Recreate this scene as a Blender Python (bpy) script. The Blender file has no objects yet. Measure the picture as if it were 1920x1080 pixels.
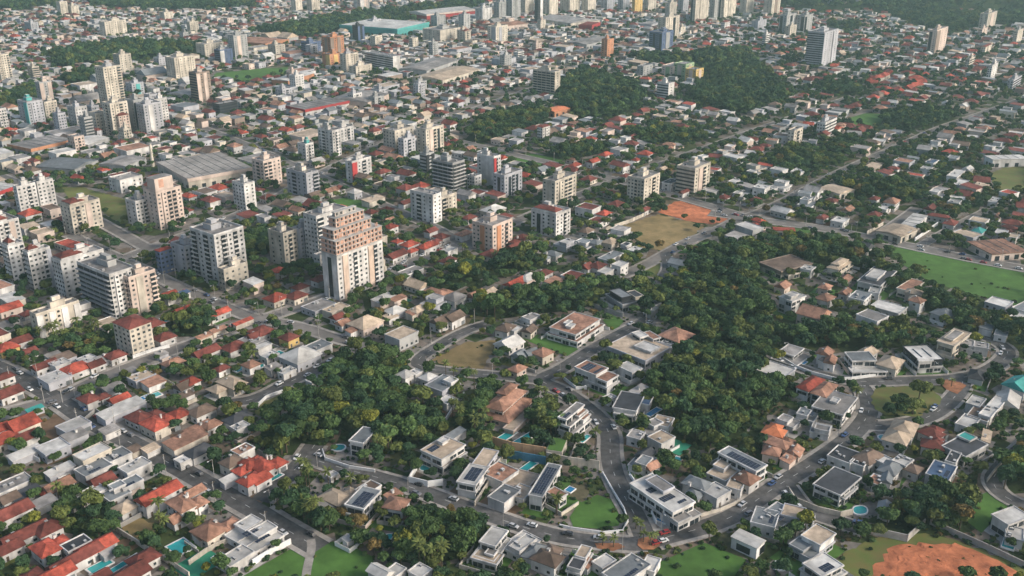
import bpy, math, random
import numpy as np
random.seed(7)
HAZE = 1.1e-4
RS = np.random.RandomState(11)
SC = bpy.context.scene
COL = SC.collection
# ------------------------------------------------------------------ camera
F, YH, HC = 1850.0, -215.0, 230.0
TH = math.atan((540 - YH) / F)
cd = bpy.data.cameras.new("camera"); cam = bpy.data.objects.new("camera", cd); COL.objects.link(cam)
cam.location = (0, 0, HC); cam.rotation_euler = (math.pi / 2 - TH, 0, 0)
cd.sensor_width = 36.0; cd.lens = 36.0 * F / 1920; cd.clip_end = 9000; cd.clip_start = 1
SC.camera = cam
# ------------------------------------------------------------------ light
SUN_EL, SUN_AZ = math.radians(30), math.radians(-20)       # azimuth of the sun as an angle from +X
w = bpy.data.worlds.new("World"); SC.world = w; w.use_nodes = True
nt = w.node_tree; sky = nt.nodes.new("ShaderNodeTexSky"); sky.sky_type = 'NISHITA'; sky.sun_disc = False
sky.sun_elevation = SUN_EL; sky.sun_rotation = math.pi / 2 - SUN_AZ
sky.air_density = 1.0; sky.dust_density = 4.0; sky.ozone_density = 1.2
nt.links.new(sky.outputs[0], nt.nodes["Background"].inputs[0]); nt.nodes["Background"].inputs[1].default_value = 0.15
sd = bpy.data.lights.new("sun", 'SUN'); so = bpy.data.objects.new("sun", sd); COL.objects.link(so)
sd.energy = 1.95; sd.angle = math.radians(12); sd.color = (1.0, 0.95, 0.89)
so.rotation_euler = (math.pi / 2 - SUN_EL, 0, SUN_AZ + math.pi / 2); so.location = (300, 0, 500)
SC.view_settings.view_transform = 'Standard'; SC.view_settings.look = 'None'
SC.view_settings.exposure = 0.5; SC.view_settings.gamma = 1.0; SC.view_settings.use_curve_mapping = False
SC.cycles.max_bounces = 5; SC.cycles.diffuse_bounces = 3; SC.cycles.volume_bounces = 0

# ------------------------------------------------------------------ projection helpers (where a point seen in the photo lies on the ground)
CT, ST = math.cos(TH), math.sin(TH)
def G(x, y, z=0.0):
    u, v = (x - 960) / F, (y - 540) / F
    t = (HC - z) / (ST + v * CT)
    return np.array([u * t, t * (CT - v * ST)])
def P(X, Y, Z=0.0):
    d = Y * CT - (Z - HC) * ST
    return 960 + F * X / d, 540 + F * (-Y * ST - (Z - HC) * CT) / d
def len_along(p, d, xpx):            # how far along d from p a point appears at column xpx
    k = (xpx - 960) / F
    return (k * (p[1] * CT + HC * ST) - p[0]) / (d[0] - k * d[1] * CT)
def height_at(p, ypx):
    m = (ypx - 540) / F
    # -Y ST -(Z-HC)CT = m (Y CT -(Z-HC) ST)
    Y = p[1]; q = (-Y * ST - m * Y * CT) / (CT - m * ST)
    return q + HC
def rot2(a): return np.array([math.cos(a), math.sin(a)])
GRID = math.radians(52)

# ------------------------------------------------------------------ materials
MAT = {}
def mat(name, c, rough=.85, var=.25, scale=.35, rnd=.18, c2=None, streak=False, spec=.3, bump=0):
    m = bpy.data.materials.new(name); m.use_nodes = True; n = m.node_tree.nodes; l = m.node_tree.links
    b = n["Principled BSDF"]; b.inputs["Roughness"].default_value = rough; b.inputs["Specular IOR Level"].default_value = spec
    geo = n.new("ShaderNodeNewGeometry"); mp = n.new("ShaderNodeMapping"); l.new(geo.outputs["Position"], mp.inputs[0])
    mp.inputs[3].default_value = (scale, scale, scale * (.15 if streak else 1))
    nz = n.new("ShaderNodeTexNoise"); nz.inputs["Scale"].default_value = 1; nz.inputs["Detail"].default_value = 5; nz.inputs["Roughness"].default_value = .65
    l.new(mp.outputs[0], nz.inputs[0])
    rp = n.new("ShaderNodeValToRGB"); rp.color_ramp.elements[0].position = .3; rp.color_ramp.elements[1].position = .7
    lo = [x * (1 - var) for x in c] if c2 is None else c2
    rp.color_ramp.elements[0].color = (*lo, 1); rp.color_ramp.elements[1].color = (*[min(1, x * (1 + var * .35)) for x in c], 1)
    l.new(nz.outputs[0], rp.inputs[0])
    oi = n.new("ShaderNodeObjectInfo"); mr = n.new("ShaderNodeMapRange"); mr.inputs[3].default_value = 1 - rnd; mr.inputs[4].default_value = 1 + rnd * .6
    l.new(oi.outputs["Random"], mr.inputs[0])
    mx = n.new("ShaderNodeVectorMath"); mx.operation = 'SCALE'; l.new(rp.outputs[0], mx.inputs[0]); l.new(mr.outputs[0], mx.inputs["Scale"])
    nb = n.new("ShaderNodeTexNoise"); nb.inputs["Scale"].default_value = scale * (.22 if not streak else .5); nb.inputs["Detail"].default_value = 3; l.new(geo.outputs["Position"], nb.inputs[0])   # broad patches of wear
    m2 = n.new("ShaderNodeMapRange"); m2.inputs[1].default_value = .32; m2.inputs[2].default_value = .68; m2.inputs[3].default_value = 1 - var * .8; m2.inputs[4].default_value = 1 + var * .4; l.new(nb.outputs[0], m2.inputs[0])
    m3 = n.new("ShaderNodeVectorMath"); m3.operation = 'SCALE'; l.new(mx.outputs[0], m3.inputs[0]); l.new(m2.outputs[0], m3.inputs["Scale"])
    l.new(m3.outputs[0], b.inputs["Base Color"])
    MAT[name] = m; return m
for a in [
    ("w", (.62, .60, .57), .8, .4, .25), ("c", (.58, .52, .43), .8, .38, .25), ("g", (.36, .36, .35), .85, .25, .25), ("p", (.58, .47, .40), .85, .25, .25),
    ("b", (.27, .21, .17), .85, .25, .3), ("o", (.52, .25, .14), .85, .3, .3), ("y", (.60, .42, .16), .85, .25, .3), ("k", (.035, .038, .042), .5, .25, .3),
    ("u", (.10, .14, .24), .5, .25, .3), ("t", (.10, .38, .36), .6, .2, .3), ("e", (.28, .38, .22), .85, .2, .3), ("v", (.40, .05, .05), .7, .2, .3), ("q", (.42, .42, .44), .8, .25, .25), ("s", (.58, .45, .36), .85, .3, .3)]:
    mat("wall_" + a[0], *a[1:], streak=True)
mat("roof_R", (.40, .082, .052), .88, .6, .55, .4); mat("roof_D", (.19, .055, .042), .9, .55, .5, .35)
mat("roof_T", (.37, .20, .135), .9, .55, .45, .28); mat("roof_N", (.47, .37, .27), .9, .4, .4, .2)
mat("roof_W", (.54, .52, .48), .85, .4, .22, .18); mat("roof_G", (.31, .29, .27), .9, .5, .22, .3)
mat("roof_H", (.36, .33, .295), .9, .4, .2, .05); mat("roof_K", (.060, .062, .068), .7, .4, .3, .3); mat("roof_S", (.20, .215, .22), .75, .35, .3, .25)
mat("roof_B", (.17, .12, .09), .9, .45, .4, .3); mat("roof_O", (.60, .20, .09), .85, .35, .4, .2); mat("roof_E", (.05, .30, .27), .7, .3, .3, .1)
mat("roof_U", (.06, .10, .17), .7, .3, .3, .1)
mat("glass", (.030, .038, .045), .15, .3, .5, .3, spec=.5); mat("frame", (.5, .49, .47), .6, .1, 1); mat("curtain", (.20, .20, .19), .5, .3, .5)
mat("panel", (.020, .026, .045), .25, .25, .6, .2, spec=.5); mat("metal", (.25, .25, .25), .5, .2, 1)
mat("tank_blue", (.06, .16, .33), .5, .1, 1); mat("white_paint", (.74, .73, .70), .7, .15, .5, .08)
mat("asphalt", (.115, .110, .106), .95, .5, .3, .1); mat("street_grey", (.21, .19, .17), .95, .35, .12, .15); mat("pave", (.33, .30, .265), .95, .35, .4, .15)
mat("lawn", (.072, .158, .028), .95, .35, .12, .1); mat("verge", (.090, .135, .028), .95, .45, .15, .1, c2=(.16, .125, .045))
mat("straw", (.27, .19, .085), .95, .35, .1, .1, c2=(.15, .115, .045)); mat("dirt", (.58, .20, .09), .95, .45, .2, .1, c2=(.26, .085, .04))
mat("red_soil", (.32, .14, .07), .95, .5, .4); mat("soil", (.20, .125, .075), .95, .4, .2, .2); mat("water", (.03, .33, .33), .08, .2, .3, .15, spec=.5); mat("water_blue", (.03, .20, .38), .08, .2, .3, .1, spec=.5)
mat("tan_wall", (.52, .33, .19), .9, .3, .3, .1); mat("blue_wall", (.05, .16, .24), .8, .3, .3, .1); mat("court", (.03, .22, .13), .9, .2, .2, .05); mat("brick", (.56, .33, .24), .9, .3, .4, .05); mat("concrete", (.40, .38, .35), .9, .3, .3, .1)
mat("bark", (.10, .075, .05), .95, .3, 2); mat("tyre", (.02, .02, .02), .9, .1, 1); mat("line", (.6, .6, .56), .9, .3, .8)
for i, c in enumerate([(.45, .45, .45), (.06, .06, .065), (.62, .62, .60), (.30, .03, .03), (.05, .09, .2), (.16, .16, .17)]): mat("car%d" % i, c, .35, .05, 1, .05, spec=.5)
def leafmat(name, c):
    m = bpy.data.materials.new(name); m.use_nodes = True; n = m.node_tree.nodes; l = m.node_tree.links; b = n["Principled BSDF"]
    b.inputs["Roughness"].default_value = .8; b.inputs["Specular IOR Level"].default_value = .15
    geo = n.new("ShaderNodeNewGeometry"); oi = n.new("ShaderNodeObjectInfo")
    rp = n.new("ShaderNodeValToRGB"); rp.color_ramp.elements[0].color = (*[x * .68 for x in c], 1); rp.color_ramp.elements[1].color = (c[0] * 1.35, c[1] * 1.3, c[2] * 1.15, 1)
    l.new(geo.outputs["Random Per Island"], rp.inputs[0])
    mr = n.new("ShaderNodeMapRange"); mr.inputs[3].default_value = .7; mr.inputs[4].default_value = 1.3; l.new(oi.outputs["Random"], mr.inputs[0])
    mx = n.new("ShaderNodeVectorMath"); mx.operation = 'SCALE'; l.new(rp.outputs[0], mx.inputs[0]); l.new(mr.outputs[0], mx.inputs["Scale"]); l.new(mx.outputs[0], b.inputs["Base Color"])
    MAT[name] = m
leafmat("leaf_dark", (.032, .066, .032)); leafmat("leaf_mid", (.056, .098, .034)); leafmat("leaf_olive", (.092, .116, .034))
leafmat("leaf_yellow", (.150, .160, .030)); leafmat("leaf_rust", (.13, .095, .036)); leafmat("leaf_palm", (.095, .118, .036))
def ground_mat():
    m = bpy.data.materials.new("town_ground"); m.use_nodes = True; n = m.node_tree.nodes; l = m.node_tree.links; b = n["Principled BSDF"]; b.inputs["Roughness"].default_value = .95
    b.inputs["Specular IOR Level"].default_value = .1
    geo = n.new("ShaderNodeNewGeometry")
    def noise(s, d=4):
        z = n.new("ShaderNodeTexNoise"); z.inputs["Scale"].default_value = s; z.inputs["Detail"].default_value = d; l.new(geo.outputs["Position"], z.inputs[0]); return z.outputs[0]
    def ramp(f, *st):
        r = n.new("ShaderNodeValToRGB"); e = r.color_ramp.elements
        e[0].position, e[0].color = st[0][0], (*st[0][1], 1); e[1].position, e[1].color = st[-1][0], (*st[-1][1], 1)
        for p, c in st[1:-1]: q = e.new(p); q.color = (*c, 1)
        l.new(f, r.inputs[0]); return r.outputs[0]
    vor = n.new("ShaderNodeTexVoronoi"); vor.inputs["Scale"].default_value = .09; l.new(geo.outputs["Position"], vor.inputs[0])
    sep = n.new("ShaderNodeSeparateColor"); l.new(vor.outputs["Color"], sep.inputs[0])
    lots = ramp(sep.outputs[0], (.0, (.045, .062, .024)), (.34, (.060, .080, .028)), (.42, (.16, .12, .085)), (.62, (.21, .18, .155)), (.8, (.25, .225, .20)), (1., (.13, .115, .10)))
    fine = ramp(noise(.35, 5), (.3, (.6, .6, .6)), (.7, (1.15, 1.15, 1.15)))
    mm = n.new("ShaderNodeMix"); mm.data_type = 'RGBA'; mm.blend_type = 'MULTIPLY'; mm.inputs[0].default_value = 1; l.new(lots, mm.inputs[6]); l.new(fine, mm.inputs[7])
    l.new(mm.outputs[2], b.inputs["Base Color"]); MAT["ground"] = m
ground_mat()
mat("forest_floor", (.040, .060, .022), .95, .5, .4, 0, spec=.1)

# ------------------------------------------------------------------ mesh helpers
class MB:
    def __init__(s): s.v = []; s.f = []; s.m = []; s.names = []
    def mi(s, name):
        if name not in s.names: s.names.append(name)
        return s.names.index(name)
    def poly(s, pts, m):
        i = len(s.v); s.v.extend(pts); s.f.append(tuple(range(i, i + len(pts)))); s.m.append(s.mi(m))
    def box(s, x0, x1, y0, y1, z0, z1, m, top=None):
        i = len(s.v); k = s.mi(m); t = k if top is None else s.mi(top)
        s.v.extend([(x0, y0, z0), (x1, y0, z0), (x1, y1, z0), (x0, y1, z0), (x0, y0, z1), (x1, y0, z1), (x1, y1, z1), (x0, y1, z1)])
        s.f.extend([(i, i + 1, i + 5, i + 4), (i + 1, i + 2, i + 6, i + 5), (i + 2, i + 3, i + 7, i + 6), (i + 3, i, i + 4, i + 7), (i + 4, i + 5, i + 6, i + 7), (i + 3, i + 2, i + 1, i)])
        s.m.extend([k, k, k, k, t, k])
    def hip(s, x0, x1, y0, y1, z, rise, m, gable=0.0):      # hip roof, ridge along the longer side; gable=1 gives upright ends
        k = s.mi(m); i = len(s.v); w, d = x1 - x0, y1 - y0; th = .22
        if w >= d:
            e = d / 2 * (1 - gable); r0, r1 = (x0 + e, (y0 + y1) / 2, z + rise), (x1 - e, (y0 + y1) / 2, z + rise)
            fs = [(0, 1, 5, 4), (1, 2, 5), (2, 3, 4, 5), (3, 0, 4)]
        else:
            e = w / 2 * (1 - gable); r0, r1 = ((x0 + x1) / 2, y0 + e, z + rise), ((x0 + x1) / 2, y1 - e, z + rise)
            fs = [(0, 1, 4), (1, 2, 5, 4), (2, 3, 5), (3, 0, 4, 5)]
        s.v.extend([(x0, y0, z), (x1, y0, z), (x1, y1, z), (x0, y1, z), r0, r1] + [(x0, y0, z - th), (x1, y0, z - th), (x1, y1, z - th), (x0, y1, z - th)])
        fs = fs + [(6, 7, 1, 0), (7, 8, 2, 1), (8, 9, 3, 2), (9, 6, 0, 3), (9, 8, 7, 6)]
        s.f.extend([tuple(i + q for q in t) for t in fs]); s.m.extend([k] * len(fs))
    def cyl(s, x, y, r, z0, z1, m, n=8, r1=None):
        i = len(s.v); k = s.mi(m); r1 = r if r1 is None else r1
        for q in range(n): s.v.append((x + r * math.cos(6.2832 * q / n), y + r * math.sin(6.2832 * q / n), z0))
        for q in range(n): s.v.append((x + r1 * math.cos(6.2832 * q / n), y + r1 * math.sin(6.2832 * q / n), z1))
        for q in range(n): s.f.append((i + q, i + (q + 1) % n, i + n + (q + 1) % n, i + n + q)); s.m.append(k)
        s.f.append(tuple(i + n + q for q in range(n))); s.m.append(k)
    def add(s, o, org, ang):             # append another builder, moved and turned
        c, t = math.cos(ang), math.sin(ang); i = len(s.v)
        s.v.extend([(org[0] + c * x - t * y, org[1] + t * x + c * y, z) for x, y, z in o.v])
        s.f.extend([tuple(i + q for q in f) for f in o.f]); mp = [s.mi(q) for q in o.names]; s.m.extend([mp[q] for q in o.m])
    def mesh(s, name):
        me = bpy.data.meshes.new(name); me.from_pydata(s.v, [], s.f)
        for q in s.names: me.materials.append(MAT[q])
        if len(s.names) > 1: me.polygons.foreach_set("material_index", s.m)
        return me
    def obj(s, name, parent=None, kind=None):
        if not s.f: return None
        return link(name, s.mesh(name), parent, kind=kind)
def link(name, me, parent=None, loc=None, rz=0, scale=None, kind=None):
    o = bpy.data.objects.new(name, me); COL.objects.link(o)
    if parent is not None: o.parent = parent
    if loc is not None: o.location = loc
    if rz: o.rotation_euler = (0, 0, rz)
    if scale is not None: o.scale = scale
    if kind: o["kind"] = kind
    return o
def root(name, xy, ang, cat, label=None, group=None):
    o = link(name, None, None, (xy[0], xy[1], 0), ang); o["category"] = cat; o.empty_display_size = 1
    if label: o["label"] = label
    if group: o["group"] = group
    return o
def structure(name, mb): return mb.obj(name, None, "structure")

# ------------------------------------------------------------------ labels: what a thing looks like, then where it stands from a landmark
LANDMARKS = []; TOLABEL = []
def landmark(name, xy):
    if len(name.split()) > 7: print("LONG", name)
    LANDMARKS.append((name, np.array(xy, float)))
def auto_label(o, cls, xy, more=""): TOLABEL.append((o, cls, np.array(xy, float), more))
ORD = "first second third fourth fifth sixth seventh eighth ninth tenth eleventh twelfth thirteenth fourteenth fifteenth sixteenth seventeenth eighteenth nineteenth twentieth".split() + ["twenty-" + q for q in "first second third fourth fifth sixth seventh eighth ninth".split()]
def write_labels():
    L = np.array([q for _, q in LANDMARKS]); by = {}
    for o, cls, xy, more in TOLABEL:
        d = np.hypot(*(L - xy).T); d = np.where(d < 2, 1e9, d); i = int(d.argmin()); by.setdefault((cls, i), []).append((d[i], o, more))
    for (cls, i), r in by.items():
        r.sort(key=lambda q: q[0]); nm = LANDMARKS[i][0]
        for k, (d, o, more) in enumerate(r):
            if k == 0 and (len(r) == 1 or d < 25): tail = " %s %s" % ("beside" if d < 45 else "out past", nm)
            else: tail = ", %s out from %s" % (ORD[min(k, 28)], nm)
            if len((cls + tail).split()) > 16: cls = cls.split(" ", 1)[1]
            o["label"] = cls + more + tail if len((cls + more + tail).split()) <= 16 else cls + tail

# ------------------------------------------------------------------ what is where: a 2 m raster of the ground (1 road, 2 building, 3 open field, 4 wood)
CX, CY, CS = -1700, 250, 2.0; OCC = np.zeros((1700, 1600), np.uint8)
def inside(px, py, poly):
    r = np.zeros(px.shape, bool); n = len(poly)
    for i in range(n):
        x1, y1 = poly[i]; x2, y2 = poly[i - 1]
        if y1 == y2: continue
        r ^= ((y1 > py) != (y2 > py)) & (px < (x2 - x1) * (py - y1) / (y2 - y1) + x1)
    return r
def cells(poly):
    q = np.array(poly); a = np.floor((q.min(0) - (CX, CY)) / CS).astype(int); b = np.ceil((q.max(0) - (CX, CY)) / CS).astype(int) + 1
    a = np.clip(a, 0, (1700, 1600)); b = np.clip(b, 0, (1700, 1600))
    if (b <= a).any(): return None
    X, Y = np.meshgrid(CX + CS * (np.arange(a[0], b[0]) + .5), CY + CS * (np.arange(a[1], b[1]) + .5), indexing='ij')
    return (slice(a[0], b[0]), slice(a[1], b[1])), inside(X, Y, poly)
def mark(poly, v, only_free=False):
    c = cells(poly)
    if c is None: return
    s, m = c; t = OCC[s]
    if only_free: m = m & (t == 0)
    t[m] = v
def busy(poly, vals=(1, 2, 3, 4, 5)):
    c = cells(poly)
    if c is None: return True
    s, m = c; return bool(np.isin(OCC[s][m], vals).any())
def occ_at(x, y):
    i, j = int((x - CX) / CS), int((y - CY) / CS)
    return OCC[i, j] if 0 <= i < 1700 and 0 <= j < 1600 else 9
def rect(c, ang, w, d):
    b, a = rot2(ang), rot2(ang + math.pi / 2); c = np.array(c)
    return [c - b * w / 2 - a * d / 2, c + b * w / 2 - a * d / 2, c + b * w / 2 + a * d / 2, c - b * w / 2 + a * d / 2]
# ------------------------------------------------------------------ ground, fields, roads
gm = MB(); gm.poly([(-9000, -200, 0), (9000, -200, 0), (9000, 14000, 0), (-9000, 14000, 0)], "ground"); structure("ground", gm)
def pts(s): return [tuple(float(q) for q in t.split(",")) for t in s.split()]
ROADS = [  # photo columns,rows of the centre line ; width ; surface ; pavement width
    ("-40,675 0,690 25,702 110,750 160,787 215,815 320,870 400,915 475,955 530,990 600,1030", 9.5, "asphalt", 2.2),
    ("-60,795 0,778 60,762 110,750 175,715 250,685 325,657 425,622 475,605 555,577 600,563 730,515 770,490 870,458 975,412", 9, "street_grey", 2.2),
    ("130,440 225,487 275,508 330,537 420,575 480,600 555,610 620,632 665,645", 8, "street_grey", 2),
    ("425,757 480,750 545,715 610,687 640,672", 8, "asphalt", 1.8),
    ("915,607 872,620 815,652 775,680 800,692 837,697 900,702 960,708 1005,713", 7.5, "asphalt", 1.6),
    ("1215,600 1160,628 1120,650 1085,672 1050,695 1005,713 1050,730 1085,752 1125,785 1145,815 1143,850 1150,888 1167,925 1187,960 1202,990 1212,1016", 8.5, "asphalt", 1.7),
    ("1212,1022 1185,1022 1135,1018 1060,1010 1000,995 960,982 925,970 860,948 800,925 767,913 705,895 655,882 605,868 578,858", 8, "asphalt", 1.6),
    ("590,835 567,868 520,912 488,940", 9, "asphalt", 1.8),
    ("1212,1018 1260,1005 1322,990 1385,965 1440,922 1515,877 1580,832 1612,803 1632,772 1626,740 1612,720", 8.5, "asphalt", 1.8),
    ("1445,658 1460,672 1500,692 1560,710 1615,717 1690,715 1790,712 1845,700 1878,680 1893,660 1875,645 1840,630", 8, "asphalt", 1.6),
    ("1805,716 1800,735 1765,770 1725,790 1660,800 1615,798", 8, "asphalt", 1.4),
    ("1960,805 1920,838 1865,887 1860,910 1885,935 1940,958", 7, "asphalt", 1.4),
    ("1475,912 1507,957 1552,973 1620,995", 8, "asphalt", 1.2),
    ("1330,400 1385,407 1455,418 1515,424 1615,443 1715,464 1815,485 1960,512", 11, "street_grey", 2),
    ("1385,412 1440,392 1490,367 1545,337 1590,315 1690,272 1760,240 1850,210 1960,170", 7.5, "street_grey", 1.6),
    ("1390,408 1335,437 1290,453 1250,475 1212,497 1160,520", 8, "street_grey", 1.6),
    ("1247,478 1254,503 1243,522", 7, "asphalt", 1.2),
    ("870,458 800,420 740,395 640,350 560,315 470,275 380,240", 9, "street_grey", 2),
    ("1390,405 1290,375 1180,345 1060,312 960,290 860,265", 9, "street_grey", 2),
    ("975,412 1060,375 1180,330 1290,290 1400,250 1500,215 1600,180", 8, "street_grey", 2),
    ("225,487 330,447 430,410 520,370 560,345 640,305 740,262 860,215 1000,165", 8, "street_grey", 2),
    ("1640,448 1700,405 1720,390", 7, "street_grey", 1.4), ("1720,465 1790,425 1850,395", 6, "street_grey", 1.2),
    ("0,330 120,380 230,440 300,480", 8, "street_grey", 2),
]
ROADLINES = [(np.array([G(x, y) for x, y in pts(s)]), wd) for s, wd, _, _ in ROADS]
def smooth(p):
    for _ in range(2):
        q = [p[0]]
        for a, b in zip(p[:-1], p[1:]): q += [a * .75 + b * .25, a * .25 + b * .75]
        q.append(p[-1]); p = np.array(q)
    return p
def resample(p, st):
    d = np.r_[0, np.cumsum(np.hypot(*np.diff(p, axis=0).T))]; n = max(2, int(d[-1] / st) + 1); t = np.linspace(0, d[-1], n)
    return np.stack([np.interp(t, d, p[:, 0]), np.interp(t, d, p[:, 1])], 1)
def normals(p):
    t = np.gradient(p, axis=0); t /= np.maximum(np.hypot(*t.T)[:, None], 1e-6); return np.stack([-t[:, 1], t[:, 0]], 1)
ROADPTS = []
for (p, wd) in ROADLINES: ROADPTS.append((resample(smooth(p), 3.0), wd))
for k, ((p, wd), (_, _, m, pw)) in enumerate(zip(ROADPTS, ROADS)):
    n = normals(p); z = .2 + .008 * k; mb = MB()
    Lp, Rp = p + n * wd / 2, p - n * wd / 2
    for i in range(len(p) - 1):
        mb.poly([(*Rp[i], z), (*Rp[i + 1], z), (*Lp[i + 1], z), (*Lp[i], z)], m)
    structure("road", mb)
    lb = MB()
    if m == "asphalt" or wd > 10:
        for i in range(0, len(p) - 1, 3):
            q = [p[i] - n[i] * .09, p[i + 1] - n[i + 1] * .09, p[i + 1] + n[i + 1] * .09, p[i] + n[i] * .09]
            lb.poly([(*t, z + .005) for t in q], "line")
        o = structure("road_marking", lb)
    pb = MB()
    for sgn in (1, -1):
        A, B = p + n * sgn * wd / 2, p + n * sgn * (wd / 2 + pw)
        for i in range(len(p) - 1):
            c = (A[i] + B[i + 1]) / 2; ok = True
            for j, (q, w2) in enumerate(ROADPTS):
                if j != k and np.hypot(*(q - c).T).min() < w2 / 2 + 1.2: ok = False; break
            if not ok: continue
            t = [A[i], A[i + 1], B[i + 1], B[i]]
            if sgn < 0: t = t[::-1]
            t = t[::-1]
            pb.poly([(*x, z + .12) for x in t], "pave")
            pb.poly([(*A[i], z + .12), (*A[i + 1], z + .12), (*A[i + 1], z - .1), (*A[i], z - .1)], "pave")
            pb.poly([(*B[i], z + .12), (*B[i + 1], z + .12), (*B[i + 1], 0), (*B[i], 0)], "pave")
    structure("pavement", pb)
    for i in range(len(p) - 1):
        A, B = n[i] * (wd / 2 + pw), n[i + 1] * (wd / 2 + pw); mark([p[i] - A, p[i + 1] - B, p[i + 1] + B, p[i] + A], 1)
# open ground: name, material, outline in the photo
FIELDS = [
    ("dry_field", "straw", "1145,430 1235,402 1322,423 1295,445 1240,470 1205,465 1195,450", "the tan sports field"),
    ("dirt_lot", "dirt", "1233,398 1265,378 1292,377 1382,402 1380,410 1335,421 1292,415", "the orange dirt lot"),
    ("verge", "verge", "1560,1085 1580,1040 1640,1010 1700,1000 1735,1000 1800,1015 1920,1060 1940,1100", None),
    ("dirt_lot", "dirt", "1630,1085 1662,1030 1700,1020 1790,1018 1870,1050 1930,1085", "the red dirt lot"),
    ("dry_lot", "straw", "808,676 870,643 920,638 937,640 905,692 835,685", "the tan triangular vacant lot"),
    ("green_strip", "lawn", "1665,462 1740,468 1830,492 1930,512 1930,580 1815,550 1740,527 1690,494", "the long green strip by the highway"),
    ("field", "verge", "115,352 150,350 240,375 242,420 225,420 180,390 130,372", "the scrubby brown field"),
    ("lawn", "lawn", "612,378 650,370 690,380 700,395 655,400 620,390", "the bright green lawn in the old town"),
    ("lawn", "lawn", "700,400 765,380 775,400 740,410", None),
    ("football_pitch", "lawn", "395,150 405,137 500,128 540,126 540,135 490,152", "the stadium pitch"),
    ("field", "verge", "1855,325 1880,315 1930,310 1930,360 1870,362", "the green field at the eastern edge"),
    ("lawn", "lawn", "1590,222 1620,213 1660,214 1650,236 1600,236", "the small far lawn"),
    ("lawn", "lawn", "940,295 1000,288 1055,300 1045,310 970,312", "the meadow below the dark grove"),
    ("park_lawn", "verge", "1632,745 1640,731 1690,726 1745,730 1766,750 1755,770 1720,783 1660,780 1640,768", "the oval park"),
    ("dirt_island", "red_soil", "1757,716 1775,713 1800,718 1812,724 1795,740 1775,732", "the orange wedge island"),
    ("dirt_island", "red_soil", "1197,1012 1215,1008 1232,1013 1238,1024 1225,1032 1205,1032 1195,1024", "the round orange island"),
    ("dirt_island", "red_soil", "1115,1020 1160,1020 1172,1027 1150,1035 1120,1030", "the orange slip island"),
    ("lawn", "lawn", "1068,970 1085,945 1120,928 1150,938 1167,968 1160,986 1120,992 1075,988", "the fenced corner lawn"),
    ("lawn", "lawn", "990,640 1015,632 1050,640 1085,655 1065,668 1040,660", "the lawn with a white winding path"),
    ("lawn", "lawn", "1130,600 1150,592 1172,602 1150,622 1140,612", None),
    ("park_lawn", "lawn", "440,1090 545,1030 590,1018 640,1015 700,1045 700,1090", "the park lawn with a curving path"),
    ("lawn", "verge", "478,775 500,748 540,738 530,760 500,785", None),
    ("dry_lot", "straw", "228,985 262,972 300,985 285,1012 250,1012", "the small straw plot"),
    ("bare_lot", "soil", "68,800 115,770 155,795 140,822 100,840", "the bare brown yard"),
    ("bare_lot", "soil", "320,815 400,800 425,815 380,840 330,835", None),
    ("lawn", "verge", "755,690 770,665 800,650 790,668", None),
    ("lawn", "verge", "1195,498 1240,488 1247,508 1225,520 1190,510", None),
    ("lawn", "lawn", "1250,475 1300,460 1340,450 1300,475", None),
    ("lawn", "lawn", "1225,1060 1320,1018 1400,1050 1370,1090 1240,1090", "the lawn beside the pale long shed"),
    ("lawn", "lawn", "1450,420 1540,432 1500,440 1455,432", None),
    ("lawn", "lawn", "1820,935 1860,920 1890,950 1840,1000 1815,980", None),
]
for k, (nm, m, s, lm) in enumerate(FIELDS):
    q = [G(x, y) for x, y in pts(s)]; mb = MB(); z = .13 + .0015 * k + (.28 if "island" in nm or lm == "the oval park" else 0)
    if m in ("verge", "straw", "dirt", "soil"):          # a grown edge wanders
        e = []
        for a, b in zip(q, q[1:] + q[:1]):
            n = max(1, int(np.hypot(*(b - a)) / 2.5)); amp = min(1.3, np.hypot(*(b - a)) / 12)
            e += [a + (b - a) * i / n + (RS.uniform(-amp, amp, 2) if i else 0) for i in range(n)]
        q = e
    if lm == "the red dirt lot":                      # scraped earth in low heaps
        c = np.mean(q, 0); n, R_ = len(q), 26; mi = mb.mi(m); mb.v.append((*c, z + .5))
        for k2 in range(1, R_ + 1):
            f = k2 / R_
            for t in q:
                X, Y = c + f * (t - c) + (RS.uniform(-.5, .5, 2) if k2 < R_ else 0); fall = min(1, (1 - f) * 3.5)
                mb.v.append((X, Y, z + fall * (.55 + .35 * math.sin(X * .21 + Y * .1) * math.sin(Y * .17 - X * .05) + .35 * math.sin(X * .07) * math.cos(Y * .09 + 1) + RS.uniform(-.08, .08))))
        for t in range(n): mb.f.append((0, 1 + t, 1 + (t + 1) % n)); mb.m.append(mi)
        for k2 in range(R_ - 1):
            for t in range(n): a, b = 1 + k2 * n + t, 1 + k2 * n + (t + 1) % n; mb.f.append((a, a + n, b + n, b)); mb.m.append(mi)
    else: mb.poly([(*t, z) for t in q], m)
    structure(nm, mb); mark(q, 5 if "dirt" in nm else 3, True)
    if lm: landmark(lm, np.mean(q, 0))
pth = resample(smooth(np.array([G(x, y) for x, y in [(583, 1012), (585, 1030), (577, 1060), (572, 1095)]])), 2); n = normals(pth); mb = MB()
for i in range(len(pth) - 1): mb.poly([(*(pth[i] - 1.6 * n[i]), .24), (*(pth[i + 1] - 1.6 * n[i + 1]), .24), (*(pth[i + 1] + 1.6 * n[i + 1]), .24), (*(pth[i] + 1.6 * n[i]), .24)], "pave")
structure("footpath", mb)
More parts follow.
